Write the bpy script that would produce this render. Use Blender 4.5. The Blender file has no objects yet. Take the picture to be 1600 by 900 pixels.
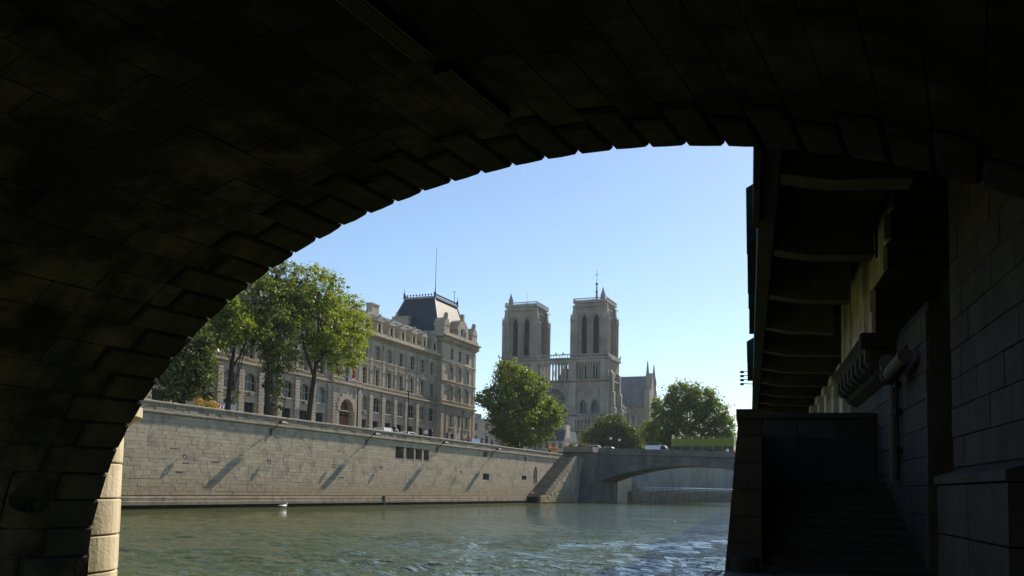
import bpy, bmesh, math, random
from math import sin, cos, tan, pi, radians, sqrt, atan2
from mathutils import Vector, Matrix
random.seed(7)
SC = bpy.context.scene
COL = SC.collection

# ------------------------------------------------------------------ camera, sky, sun, exposure
CAMZ = 2.0
TH, PI_, ROLL = radians(22.2), radians(4.0), 0.0175
Fw = Vector((cos(TH)*cos(PI_), sin(TH)*cos(PI_), sin(PI_)))
Rt = Vector((sin(TH), -cos(TH), 0.0))
Up = Rt.cross(Fw)
R2 = Rt*cos(ROLL) + Up*sin(ROLL)
U2 = Up*cos(ROLL) - Rt*sin(ROLL)
cd = bpy.data.cameras.new("camera")
cam = bpy.data.objects.new("camera", cd); COL.objects.link(cam)
M = Matrix((R2, U2, -Fw)).transposed().to_4x4()
M.translation = Vector((0, 0, CAMZ))
cam.matrix_world = M
cd.sensor_width = 36.0; cd.lens = 36.0*1430/1600
cd.shift_y = (666-450)/1600
cd.clip_start = 0.1; cd.clip_end = 8000
SC.camera = cam

SUN_EL, SUN_AZ = radians(34.0), radians(-7.0)      # azimuth from +X, negative = towards -Y
sdir = Vector((cos(SUN_AZ)*cos(SUN_EL), sin(SUN_AZ)*cos(SUN_EL), sin(SUN_EL)))
W = bpy.data.worlds.new("World"); SC.world = W; W.use_nodes = True
nt = W.node_tree; nt.nodes.clear()
sky = nt.nodes.new('ShaderNodeTexSky'); sky.sky_type = 'NISHITA'; sky.sun_disc = False
sky.sun_elevation = SUN_EL; sky.sun_rotation = radians(97.0)
sky.air_density = 1.0; sky.dust_density = 0.2; sky.ozone_density = 2.9; sky.altitude = 50
bg = nt.nodes.new('ShaderNodeBackground'); bg.inputs[1].default_value = 0.087
wo = nt.nodes.new('ShaderNodeOutputWorld')
nt.links.new(sky.outputs[0], bg.inputs[0]); nt.links.new(bg.outputs[0], wo.inputs[0])
sl = bpy.data.lights.new("sun", 'SUN'); sl.energy = 5.0; sl.angle = radians(0.53); sl.color = (1.0, 0.88, 0.70)
so = bpy.data.objects.new("sun", sl); COL.objects.link(so)
so.rotation_euler = sdir.to_track_quat('Z', 'Y').to_euler(); so.location = (60, -10, 90)
SC.view_settings.view_transform = 'Standard'; SC.view_settings.look = 'None'
SC.view_settings.exposure = 0.65; SC.view_settings.gamma = 1.0
try:
    SC.cycles.max_bounces = 8; SC.cycles.diffuse_bounces = 4; SC.cycles.transparent_max_bounces = 8
except Exception: pass

# ------------------------------------------------------------------ materials
MATS = {}
def _n(t, typ, **kw):
    n = t.nodes.new(typ)
    for k, v in kw.items(): setattr(n, k, v)
    return n
def mat(name, col, rough=0.85, var=0.25, scale=1.0, bump=0.0, bscale=None, stain=None, stain_amt=0.5, stain_scale=0.3,
        island=0.0, rnd=0.0, metal=0.0, streak=False, spec=0.3, zband=None, trans=0.0, fine=0.0, grime=None):
    """stone-like procedural: base colour varied by world-space noise, optional stains, per-piece tint, relief"""
    if name in MATS: return MATS[name]
    m = bpy.data.materials.new(name); m.use_nodes = True
    t = m.node_tree; t.nodes.clear(); L = t.links.new
    out = _n(t, 'ShaderNodeOutputMaterial'); b = _n(t, 'ShaderNodeBsdfPrincipled')
    L(b.outputs[0], out.inputs[0])
    b.inputs['Roughness'].default_value = rough; b.inputs['Metallic'].default_value = metal
    b.inputs['Specular IOR Level'].default_value = spec
    geo = _n(t, 'ShaderNodeNewGeometry')
    no = _n(t, 'ShaderNodeTexNoise'); no.inputs['Scale'].default_value = scale; no.inputs['Detail'].default_value = 6
    no.inputs['Roughness'].default_value = 0.62
    L(geo.outputs['Position'], no.inputs['Vector'])
    hsv = _n(t, 'ShaderNodeHueSaturation'); hsv.inputs['Color'].default_value = (*col, 1)
    mr = _n(t, 'ShaderNodeMapRange'); mr.inputs[1].default_value = 0.3; mr.inputs[2].default_value = 0.7
    mr.inputs[3].default_value = 1-var; mr.inputs[4].default_value = 1+var
    L(no.outputs[0], mr.inputs[0])
    val = mr.outputs[0]
    def mul(a, c):
        q = _n(t, 'ShaderNodeMath', operation='MULTIPLY'); L(a, q.inputs[0]); L(c, q.inputs[1]); return q.outputs[0]
    def rng(a, lo, hi):
        q = _n(t, 'ShaderNodeMapRange'); q.inputs[3].default_value = lo; q.inputs[4].default_value = hi; L(a, q.inputs[0]); return q.outputs[0]
    if island: val = mul(val, rng(geo.outputs['Random Per Island'], 1-island, 1+island))
    if rnd:
        oi = _n(t, 'ShaderNodeObjectInfo'); val = mul(val, rng(oi.outputs['Random'], 1-rnd, 1+rnd))
    L(val, hsv.inputs['Value'])
    cur = hsv.outputs[0]
    if stain is not None:
        n2 = _n(t, 'ShaderNodeTexNoise'); n2.inputs['Scale'].default_value = stain_scale; n2.inputs['Detail'].default_value = 8
        n2.inputs['Roughness'].default_value = 0.7
        mp = _n(t, 'ShaderNodeMapping'); mp.inputs['Scale'].default_value = (1, 1, 0.25 if streak else 1)
        L(geo.outputs['Position'], mp.inputs[0]); L(mp.outputs[0], n2.inputs['Vector'])
        r2 = _n(t, 'ShaderNodeMapRange'); r2.inputs[1].default_value = 0.47; r2.inputs[2].default_value = 0.64
        r2.inputs[3].default_value = 0; r2.inputs[4].default_value = stain_amt; L(n2.outputs[0], r2.inputs[0])
        mx = _n(t, 'ShaderNodeMix', data_type='RGBA'); L(r2.outputs[0], mx.inputs[0]); L(cur, mx.inputs[6]); mx.inputs[7].default_value = (*stain, 1)
        cur = mx.outputs[2]
    if zband is not None:    # waterline growth: (z_low, z_high, colour, amount)
        sp = _n(t, 'ShaderNodeSeparateXYZ'); L(geo.outputs['Position'], sp.inputs[0])
        ad = _n(t, 'ShaderNodeMath', operation='MULTIPLY_ADD'); L(no.outputs[0], ad.inputs[0]); ad.inputs[1].default_value = 1.4; L(sp.outputs[2], ad.inputs[2])
        r3 = _n(t, 'ShaderNodeMapRange'); r3.inputs[1].default_value = zband[0]; r3.inputs[2].default_value = zband[1]
        r3.inputs[3].default_value = zband[3]; r3.inputs[4].default_value = 0; L(ad.outputs[0], r3.inputs[0])
        mx = _n(t, 'ShaderNodeMix', data_type='RGBA'); L(r3.outputs[0], mx.inputs[0]); L(cur, mx.inputs[6]); mx.inputs[7].default_value = (*zband[2], 1)
        cur = mx.outputs[2]
    L(cur, b.inputs['Base Color'])
    if bump:
        nb = _n(t, 'ShaderNodeTexNoise'); nb.inputs['Scale'].default_value = bscale or scale*6; nb.inputs['Detail'].default_value = 5
        L(geo.outputs['Position'], nb.inputs['Vector'])
        bp = _n(t, 'ShaderNodeBump'); bp.inputs['Strength'].default_value = 1.0; bp.inputs['Distance'].default_value = bump
        L(nb.outputs[0], bp.inputs['Height']); L(bp.outputs[0], b.inputs['Normal'])
    MATS[name] = m
    return m

def leaf_mat(name, c1, c2, trans=0.45):
    m = bpy.data.materials.new(name); m.use_nodes = True
    t = m.node_tree; t.nodes.clear(); L = t.links.new
    out = _n(t, 'ShaderNodeOutputMaterial')
    geo = _n(t, 'ShaderNodeNewGeometry')
    mx = _n(t, 'ShaderNodeMix', data_type='RGBA'); mx.inputs[6].default_value = (*c1, 1); mx.inputs[7].default_value = (*c2, 1)
    L(geo.outputs['Random Per Island'], mx.inputs[0])
    d = _n(t, 'ShaderNodeBsdfDiffuse'); L(mx.outputs[2], d.inputs[0])
    g = _n(t, 'ShaderNodeBsdfGlossy'); g.inputs['Roughness'].default_value = 0.45; g.inputs[0].default_value = (0.9, 0.95, 0.9, 1)
    tr = _n(t, 'ShaderNodeBsdfTranslucent')
    hv = _n(t, 'ShaderNodeHueSaturation'); hv.inputs['Value'].default_value = 1.7; hv.inputs['Saturation'].default_value = 1.15; hv.inputs['Hue'].default_value = 0.49
    L(mx.outputs[2], hv.inputs['Color']); L(hv.outputs[0], tr.inputs[0])
    a = _n(t, 'ShaderNodeMixShader'); a.inputs[0].default_value = trans; L(d.outputs[0], a.inputs[1]); L(tr.outputs[0], a.inputs[2])
    a2 = _n(t, 'ShaderNodeMixShader'); a2.inputs[0].default_value = 0.05; L(a.outputs[0], a2.inputs[1]); L(g.outputs[0], a2.inputs[2])
    L(a2.outputs[0], out.inputs[0])
    MATS[name] = m
    return m

def flat_mat(name, col, rough=0.5, metal=0.0, spec=0.5, coat=0.0):
    if name in MATS: return MATS[name]
    m = bpy.data.materials.new(name); m.use_nodes = True
    t = m.node_tree; b = t.nodes['Principled BSDF']
    geo = _n(t, 'ShaderNodeNewGeometry'); no = _n(t, 'ShaderNodeTexNoise'); no.inputs['Scale'].default_value = 3.0; no.inputs['Detail'].default_value = 5
    t.links.new(geo.outputs['Position'], no.inputs['Vector'])
    mr = _n(t, 'ShaderNodeMapRange'); mr.inputs[3].default_value = 0.8; mr.inputs[4].default_value = 1.2
    hv = _n(t, 'ShaderNodeHueSaturation'); hv.inputs['Color'].default_value = (*col, 1)
    t.links.new(no.outputs[0], mr.inputs[0]); t.links.new(mr.outputs[0], hv.inputs['Value']); t.links.new(hv.outputs[0], b.inputs['Base Color'])
    b.inputs['Roughness'].default_value = rough; b.inputs['Metallic'].default_value = metal
    b.inputs['Specular IOR Level'].default_value = spec; b.inputs['Coat Weight'].default_value = coat
    MATS[name] = m
    return m

# limestone under the near bridge: sooty; pale mineral patches where water has washed it
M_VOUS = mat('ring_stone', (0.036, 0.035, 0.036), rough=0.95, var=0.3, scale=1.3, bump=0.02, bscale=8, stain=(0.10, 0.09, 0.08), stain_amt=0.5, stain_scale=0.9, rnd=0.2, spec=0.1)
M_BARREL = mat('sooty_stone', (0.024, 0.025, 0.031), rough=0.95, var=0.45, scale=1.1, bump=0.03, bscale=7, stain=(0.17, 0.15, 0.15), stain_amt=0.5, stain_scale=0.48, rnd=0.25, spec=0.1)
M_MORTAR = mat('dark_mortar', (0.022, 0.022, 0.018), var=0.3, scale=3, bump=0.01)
M_CUT = mat('pale_pier_stone', (0.60, 0.52, 0.37), rough=0.85, var=0.12, scale=2.2, bump=0.012, bscale=14, stain=(0.25, 0.20, 0.13), stain_amt=0.5, stain_scale=1.3, rnd=0.08, streak=True)
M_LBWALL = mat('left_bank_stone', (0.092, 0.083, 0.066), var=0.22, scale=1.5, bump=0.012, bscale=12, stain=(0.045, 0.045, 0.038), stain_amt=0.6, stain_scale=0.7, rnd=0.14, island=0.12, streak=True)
M_LBPALE = mat('daylit_pale_stone', (0.72, 0.64, 0.49), var=0.25, scale=1.3, bump=0.012, bscale=10, stain=(0.10, 0.10, 0.085), stain_amt=0.6, stain_scale=1.1, streak=True, island=0.12, rnd=0.1)  # raised pale tone stands in for daylight on the bay face and pilasters
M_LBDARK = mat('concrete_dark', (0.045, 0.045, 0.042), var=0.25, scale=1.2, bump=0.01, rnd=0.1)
M_BEAM = mat('beam_stone', (0.12, 0.112, 0.095), var=0.3, scale=1.5, bump=0.015, stain=(0.07, 0.07, 0.06), stain_amt=0.6, stain_scale=0.9, rnd=0.12)  # lighter tone stands in for water-reflected light under the beams
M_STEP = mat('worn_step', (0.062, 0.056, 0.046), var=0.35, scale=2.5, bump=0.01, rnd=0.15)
M_GREEN = flat_mat('bookstall_green', (0.010, 0.030, 0.026), rough=0.9, spec=0.1)
M_QUAY = mat('quay_stone', (0.53, 0.445, 0.32), rough=0.9, var=0.16, scale=0.9, bump=0.006, bscale=7, stain=(0.15, 0.14, 0.115), stain_amt=0.65, stain_scale=0.9, island=0.12, zband=(1.4, 3.9, (0.36, 0.27, 0.16), 0.8))
M_QUAYB = mat('quay_joint', (0.27, 0.23, 0.17), var=0.25, scale=1.2, bump=0.01, zband=(1.0, 4.2, (0.13, 0.105, 0.07), 0.8))
M_COPING = mat('quay_coping', (0.30, 0.265, 0.20), var=0.25, scale=0.8, bump=0.015, stain=(0.10, 0.10, 0.09), stain_amt=0.7, stain_scale=0.8, rnd=0.16, island=0.2)
M_LEDGE = mat('quay_ledge', (0.30, 0.255, 0.185), var=0.2, scale=1.0, bump=0.015, stain=(0.10, 0.09, 0.06), stain_amt=0.6, stain_scale=0.9, rnd=0.1)
M_PREF = mat('facade_limestone', (0.46, 0.40, 0.305), var=0.14, scale=0.5, bump=0.015, bscale=5, stain=(0.22, 0.19, 0.145), stain_amt=0.55, stain_scale=0.35, streak=True, island=0.09)
M_PREFD = mat('facade_joint', (0.25, 0.22, 0.17), var=0.14, scale=0.5, stain=(0.15, 0.13, 0.1), stain_amt=0.5, stain_scale=0.3, streak=True)
M_TRIM = mat('facade_trim', (0.44, 0.38, 0.285), var=0.16, scale=0.8, bump=0.012, stain=(0.20, 0.185, 0.15), stain_amt=0.6, stain_scale=0.6, island=0.08)
M_SLATE = mat('slate_roof', (0.055, 0.060, 0.070), rough=0.6, var=0.25, scale=1.2, bump=0.02, bscale=6, island=0.15, spec=0.5)
M_ZINC = mat('zinc_roof', (0.30, 0.31, 0.32), rough=0.45, var=0.12, scale=0.6, spec=0.5, metal=0.2)
M_ND = mat('cathedral_stone', (0.30, 0.28, 0.24), var=0.22, scale=0.22, bump=0.05, bscale=2.0, stain=(0.14, 0.13, 0.12), stain_amt=0.7, stain_scale=0.13, streak=True, island=0.08)
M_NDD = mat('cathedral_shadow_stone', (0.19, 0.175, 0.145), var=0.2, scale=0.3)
M_LEAD = mat('lead_roof', (0.18, 0.20, 0.22), rough=0.6, var=0.15, scale=0.4)
M_LOUVRE = mat('slate_louvre', (0.018, 0.020, 0.024), rough=0.6, var=0.2, scale=1)
M_BRG = mat('petit_bridge_stone', (0.22, 0.21, 0.185), var=0.2, scale=0.45, bump=0.02, bscale=5, stain=(0.08, 0.078, 0.07), stain_amt=0.7, stain_scale=0.3, streak=True, island=0.12, rnd=0.08)
M_FARQ = mat('far_quay_concrete', (0.36, 0.35, 0.32), var=0.14, scale=0.5, stain=(0.20, 0.20, 0.18), stain_amt=0.6, stain_scale=0.4, streak=True, rnd=0.06)
M_BEIGE = mat('rendered_wall', (0.42, 0.36, 0.27), var=0.12, scale=0.5, bump=0.01)
M_ASPH = mat('asphalt', (0.055, 0.054, 0.052), var=0.2, scale=2.0, bump=0.005)
M_PAVE = mat('pavement_stone', (0.24, 0.23, 0.21), var=0.15, scale=1.0)
M_DIRT = mat('ground_earth', (0.16, 0.15, 0.12), var=0.2, scale=0.3)
M_BARK = mat('bark', (0.055, 0.045, 0.035), var=0.35, scale=4, bump=0.02)
M_IRON = flat_mat('painted_iron', (0.02, 0.024, 0.024), rough=0.7, spec=0.25)
M_GREY = flat_mat('grey_metal', (0.16, 0.17, 0.17), rough=0.6, metal=0.2)
M_WHITE = flat_mat('white_paint', (0.78, 0.79, 0.80), rough=0.3, coat=0.4)
M_GLASS = flat_mat('window_glass', (0.012, 0.015, 0.018), rough=0.22, spec=0.35)
M_GLASSB = flat_mat('blind_glass', (0.16, 0.165, 0.16), rough=0.25, spec=0.6)
M_FRAME = flat_mat('window_frame_paint', (0.42, 0.40, 0.36), rough=0.5)
M_RED = flat_mat('red_paint', (0.55, 0.03, 0.03), rough=0.4)
M_BLUE = flat_mat('blue_paint', (0.03, 0.06, 0.25), rough=0.5)
M_NAVY = flat_mat('blue_grey_car_paint', (0.06, 0.11, 0.15), rough=0.25, coat=0.6)
M_DARKCAR = flat_mat('dark_car_paint', (0.03, 0.033, 0.038), rough=0.25, coat=0.6)
M_SILVER = flat_mat('silver_car_paint', (0.45, 0.46, 0.48), rough=0.3, metal=0.3, coat=0.4)
M_PIPE = flat_mat('grimy_pipe', (0.17, 0.16, 0.13), rough=0.8)
M_RUBBER = flat_mat('rubber', (0.02, 0.02, 0.02), rough=0.8)
M_BUS = flat_mat('yellow_green_paint', (0.19, 0.23, 0.02), rough=0.5, coat=0.0)
M_WOOD = mat('oak_door', (0.20, 0.085, 0.035), rough=0.6, var=0.3, scale=3)
M_SKIN = flat_mat('skin', (0.42, 0.25, 0.17), rough=0.6)
M_HAIR = flat_mat('dark_hair', (0.03, 0.02, 0.015), rough=0.7)
M_ORANGE = flat_mat('orange_petals', (0.75, 0.22, 0.03), rough=0.7)
M_YELLOW = flat_mat('yellow_petals', (0.75, 0.45, 0.02), rough=0.7)
M_LEAF_A = leaf_mat('leaf_bright', (0.10, 0.155, 0.024), (0.22, 0.26, 0.045))
M_LEAF_B = leaf_mat('leaf_mid', (0.075, 0.115, 0.022), (0.155, 0.19, 0.038))
M_LEAF_C = leaf_mat('leaf_dark', (0.05, 0.078, 0.02), (0.11, 0.135, 0.032), trans=0.35)
M_LEAF_D = leaf_mat('leaf_autumn', (0.10, 0.07, 0.018), (0.05, 0.075, 0.02))

# water: murky green body under a glossy rippled surface
def water_mat():
    m = bpy.data.materials.new('river_water'); m.use_nodes = True
    t = m.node_tree; t.nodes.clear(); L = t.links.new
    out = _n(t, 'ShaderNodeOutputMaterial'); b = _n(t, 'ShaderNodeBsdfPrincipled'); L(b.outputs[0], out.inputs[0])
    b.inputs['Base Color'].default_value = (0.056, 0.076, 0.012, 1); b.inputs['Roughness'].default_value = 0.03
    b.inputs['IOR'].default_value = 1.333; b.inputs['Specular IOR Level'].default_value = 0.5
    geo = _n(t, 'ShaderNodeNewGeometry')
    def nz(sc, det, rough, rot, stretch):
        mp = _n(t, 'ShaderNodeMapping'); mp.inputs['Rotation'].default_value = (0, 0, rot); mp.inputs['Scale'].default_value = (1, stretch, 1)
        L(geo.outputs['Position'], mp.inputs[0])
        n = _n(t, 'ShaderNodeTexNoise'); n.inputs['Scale'].default_value = sc; n.inputs['Detail'].default_value = det
        n.inputs['Roughness'].default_value = rough; n.inputs['Distortion'].default_value = 0.6
        L(mp.outputs[0], n.inputs['Vector']); return n.outputs[0]
    a = nz(0.9, 4, 0.55, 0.35, 0.55); c = nz(3.6, 3, 0.6, -0.25, 0.6); g = nz(0.12, 2, 0.5, 0.2, 0.5)
    b1 = _n(t, 'ShaderNodeBump'); b1.inputs['Distance'].default_value = 0.32; L(a, b1.inputs['Height'])
    b2 = _n(t, 'ShaderNodeBump'); b2.inputs['Distance'].default_value = 0.15; L(c, b2.inputs['Height']); L(b1.outputs[0], b2.inputs['Normal'])
    L(b2.outputs[0], b.inputs['Normal'])
    # gust patches: ripples stronger in some areas
    r = _n(t, 'ShaderNodeMapRange'); r.inputs[1].default_value = 0.35; r.inputs[2].default_value = 0.65; r.inputs[3].default_value = 0.45; r.inputs[4].default_value = 1.0
    L(g, r.inputs[0]); L(r.outputs[0], b1.inputs['Strength']); L(r.outputs[0], b2.inputs['Strength'])
    MATS['river_water'] = m
    return m
M_WATER = water_mat()

# ------------------------------------------------------------------ geometry helpers
class MB:
    """collects world- or local-space geometry; build() links it as ONE mesh object"""
    def __init__(s, T=None): s.v = []; s.f = []; s.T = T; s.mi = []; s.cur = 0
    def P(s, x, y, z):
        s.v.append(s.T(x, y, z) if s.T else (x, y, z)); return len(s.v)-1
    def F(s, *i): s.f.append(i); s.mi.append(s.cur)
    def poly(s, pts): s.F(*[s.P(*p) for p in pts])
    def box(s, x0, x1, y0, y1, z0, z1):
        i = [s.P(x, y, z) for z in (z0, z1) for y in (y0, y1) for x in (x0, x1)]
        for a in ((0,2,3,1), (4,5,7,6), (0,1,5,4), (1,3,7,5), (3,2,6,7), (2,0,4,6)): s.F(*[i[k] for k in a])
    def slab(s, x0, x1, z0, z1, y, d=0.03, c=0.02):
        """a face stone: front at y-d (outward negative y) with bevelled edge, open back at y"""
        a = [s.P(x0, y, z0), s.P(x1, y, z0), s.P(x1, y, z1), s.P(x0, y, z1)]
        b = [s.P(x0, y-d*0.6, z0), s.P(x1, y-d*0.6, z0), s.P(x1, y-d*0.6, z1), s.P(x0, y-d*0.6, z1)]
        e = [s.P(x0+c, y-d, z0+c), s.P(x1-c, y-d, z0+c), s.P(x1-c, y-d, z1-c), s.P(x0+c, y-d, z1-c)]
        for k in range(4):
            j = (k+1) % 4; s.F(a[k], a[j], b[j], b[k]); s.F(b[k], b[j], e[j], e[k])
        s.F(*e)
    def prism(s, prof, a0, a1, axis='x'):
        """extrude a 2-D profile along an axis. axis x: prof=(y,z); y: prof=(x,z); z: prof=(x,y)"""
        def pt(a, p):
            return {'x': (a, p[0], p[1]), 'y': (p[0], a, p[1]), 'z': (p[0], p[1], a)}[axis]
        n = len(prof); A = [s.P(*pt(a0, p)) for p in prof]; B = [s.P(*pt(a1, p)) for p in prof]
        for k in range(n): j = (k+1) % n; s.F(A[k], A[j], B[j], B[k])
        s.F(*A[::-1]); s.F(*B)
    def frus(s, x0, x1, y0, y1, z0, X0, X1, Y0, Y1, z1, cap=True):
        a = [s.P(x0,y0,z0), s.P(x1,y0,z0), s.P(x1,y1,z0), s.P(x0,y1,z0)]
        b = [s.P(X0,Y0,z1), s.P(X1,Y0,z1), s.P(X1,Y1,z1), s.P(X0,Y1,z1)]
        for k in range(4): j = (k+1) % 4; s.F(a[k], a[j], b[j], b[k])
        if cap: s.F(*b)
    def tube(s, pts, r, n=6, cap=True):
        pts = [Vector(p) for p in pts]; rr = r if isinstance(r, (list, tuple)) else [r]*len(pts)
        rings = []; px = None
        for k, p in enumerate(pts):
            d = (pts[min(k+1, len(pts)-1)] - pts[max(k-1, 0)]).normalized()
            if px is None:
                px = d.orthogonal().normalized()
            px = (px - d*px.dot(d)); px = px.normalized() if px.length > 1e-6 else d.orthogonal().normalized()
            py = d.cross(px)
            rings.append([s.P(*(p + (px*cos(2*pi*q/n) + py*sin(2*pi*q/n))*rr[k])) for q in range(n)])
        for a, b in zip(rings, rings[1:]):
            for q in range(n): j = (q+1) % n; s.F(a[q], a[j], b[j], b[q])
        if cap: s.F(*rings[0][::-1]); s.F(*rings[-1])
    def lathe(s, cx, cy, prof, n=12, a0=0, a1=2*pi):
        full = abs(a1-a0-2*pi) < 1e-6; m = n if full else n+1
        rings = [[s.P(cx+r*cos(a0+(a1-a0)*q/n), cy+r*sin(a0+(a1-a0)*q/n), z) for q in range(m)] for r, z in prof]
        for a, b in zip(rings, rings[1:]):
            for q in range(n): j = (q+1) % m; s.F(a[q], a[j], b[j], b[q])
    def ball(s, c, r, n=8, sx=1, sy=1, sz=1):
        rings = []
        for k in range(1, n//2+1-1+1):
            ph = pi*k/(n//2+1)
            rings.append([s.P(c[0]+r*sx*sin(ph)*cos(2*pi*q/n), c[1]+r*sy*sin(ph)*sin(2*pi*q/n), c[2]-r*sz*cos(ph)) for q in range(n)])
        for a, b in zip(rings, rings[1:]):
            for q in range(n): j = (q+1) % n; s.F(a[q], a[j], b[j], b[q])
        s.F(*rings[0][::-1]); s.F(*rings[-1])
    def mesh(s, name, mats, smooth=False):
        me = bpy.data.meshes.new(name); me.from_pydata(s.v, [], s.f)
        for m in (mats if isinstance(mats, (list, tuple)) else [mats]): me.materials.append(m)
        if any(s.mi): me.polygons.foreach_set('material_index', s.mi)
        if smooth: me.polygons.foreach_set('use_smooth', [True]*len(s.f))
        me.update(); return me
    def build(s, name, mats, parent=None, smooth=False, world=False, kind=None, label=None):
        me = s.mesh(name, mats, smooth)
        if world and parent is not None: me.transform(parent_world(parent).inverted())
        return put(name, me, parent, kind=kind, label=label)

def parent_world(o):
    m = Matrix.LocRotScale(o.location, o.rotation_euler, o.scale)
    return parent_world(o.parent) @ m if o.parent else m
def put(name, me, parent=None, loc=(0,0,0), rz=0.0, kind=None, label=None, scale=None):
    o = bpy.data.objects.new(name, me); COL.objects.link(o)
    o.parent = parent; o.location = loc; o.rotation_euler = (0, 0, rz)
    if scale: o.scale = scale
    if kind: o['kind'] = kind
    if label: o['label'] = label
    return o
def thing(name, label, cat, loc=(0,0,0), rz=0.0, group=None):
    o = bpy.data.objects.new(name, None); COL.objects.link(o); o.empty_display_size = 0.5
    o.location = loc; o.rotation_euler = (0, 0, rz); o['label'] = label; o['category'] = cat
    if group: o['group'] = group
    return o
def tag(o, label, cat, group=None):
    o['label'] = label; o['category'] = cat
    if group: o['group'] = group
    return o
def struct(o): o['kind'] = 'structure'; return o
def dup(root, loc, rz, label, group=None):
    r = root.copy(); COL.objects.link(r); r.location = loc; r.rotation_euler = (0, 0, rz); r['label'] = label
    if group: r['group'] = group
    for ch in list(root.children):
        c = ch.copy(); COL.objects.link(c); c.parent = r
        for g in list(ch.children):
            d = g.copy(); COL.objects.link(d); d.parent = c
    return r

def arch_pts(a, b, z1, h, kind, n=8):
    """points of the opening head from (a, z1-h) over the apex to (b, z1-h)"""
    m = (a+b)/2; w = b-a; L = []
    for k in range(n+1):
        x = a + (m-a)*k/n
        if kind == 'point': z = z1-h + sqrt(max(w*w-(b-x)**2, 0))*h/(w*0.8660254)
        else:
            q = (m-x)/(w/2); z = z1-h + h*sqrt(max(1-q*q, 0))
        L.append((x, z))
    return L + [(a+b-x, z) for x, z in L[-2::-1]]
def wall_holes(mb, x0, x1, z0, z1, y, holes, depth, back=None):
    """front faces of a wall plane at y with real openings; outward is -y; holes: (a,b,za,zb[,kind,h])"""
    xs = sorted({x0, x1, *[h[0] for h in holes], *[h[1] for h in holes]}); zs = sorted({z0, z1, *[h[2] for h in holes], *[h[3] for h in holes]})
    for i in range(len(xs)-1):
        for j in range(len(zs)-1):
            cx, cz = (xs[i]+xs[i+1])/2, (zs[j]+zs[j+1])/2
            if any(h[0] < cx < h[1] and h[2] < cz < h[3] for h in holes): continue
            mb.poly([(xs[i], y, zs[j]), (xs[i+1], y, zs[j]), (xs[i+1], y, zs[j+1]), (xs[i], y, zs[j+1])])
    for h in holes:
        a, b, za, zb = h[:4]
        zt = zb
        if len(h) > 4:
            zt = zb-h[5]; L = arch_pts(a, b, zb, h[5], h[4])
            n2 = len(L)//2
            for k in range(n2): mb.poly([(a, y, zb), (L[k][0], y, L[k][1]), (L[k+1][0], y, L[k+1][1])])
            for k in range(n2, len(L)-1): mb.poly([(b, y, zb), (L[k][0], y, L[k][1]), (L[k+1][0], y, L[k+1][1])])
            for k in range(len(L)-1): mb.poly([(L[k][0], y, L[k][1]), (L[k+1][0], y, L[k+1][1]), (L[k+1][0], y+depth, L[k+1][1]), (L[k][0], y+depth, L[k][1])])
        else: mb.poly([(a, y, zb), (b, y, zb), (b, y+depth, zb), (a, y+depth, zb)])
        mb.poly([(a, y, za), (b, y, za), (b, y+depth, za), (a, y+depth, za)])
        mb.poly([(a, y, za), (a, y+depth, za), (a, y+depth, zt), (a, y, zt)])
        mb.poly([(b, y, za), (b, y+depth, za), (b, y+depth, zt), (b, y, zt)])
        if back is not None: mb.poly([(a, y+depth, za), (b, y+depth, za), (b, y+depth, zb), (a, y+depth, zb)])
def masonry(mb, x0, x1, z0, z1, y, ch, lmin, lmax, d, c, skip=(), dv=0.0, gap=0.012, rnd=random):
    """courses of separate face stones with recessed joints"""
    n = max(1, round((z1-z0)/ch)); h = (z1-z0)/n
    for j in range(n):
        za, zb = z0+j*h, z0+(j+1)*h; x = x0 - rnd.random()*lmin
        while x < x1:
            l = lmin + rnd.random()*(lmax-lmin); a, b = max(x, x0), min(x+l, x1); x += l
            segs = [(a, b)]
            for s in skip:
                if s[2] < zb-0.01 and s[3] > za+0.01:
                    ns = []
                    for (p, q) in segs:
                        if s[1] <= p or s[0] >= q: ns.append((p, q))
                        else:
                            if s[0] > p: ns.append((p, s[0]))
                            if s[1] < q: ns.append((s[1], q))
                    segs = ns
            for (p, q) in segs:
                if q-p > 0.12: mb.slab(p+gap, q-gap, za+gap, zb-gap, y, d+(rnd.random()-.5)*dv, min(c, (q-p)/4))
# ------------------------------------------------------------------ frames
SK = radians(-4.5)
def TB(u, v, z): return (u*cos(SK)-v*sin(SK), u*sin(SK)+v*cos(SK), z)      # near bridge: u along the vault, v across it
LB = radians(7.6)
def TL(t, s, z): return (t*cos(LB)+s*sin(LB), t*sin(LB)-s*cos(LB), z)      # left bank: t along the quay, s away from the river
def LBt(): return 0
LROT = LB

# ------------------------------------------------------------------ setting: ground, water
N_SHORE = [(-200, 55.6), (141, 55.6), (160.2, 55.6), (163, 54.6), (188, 51.0), (238, 33.0), (300, 12), (600, -95), (690, -125)]
m = MB()
pts = [(x, y, 8.0) for x, y in N_SHORE] + [(4000, 4000, 8.0), (-200, 4000, 8.0)]
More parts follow.
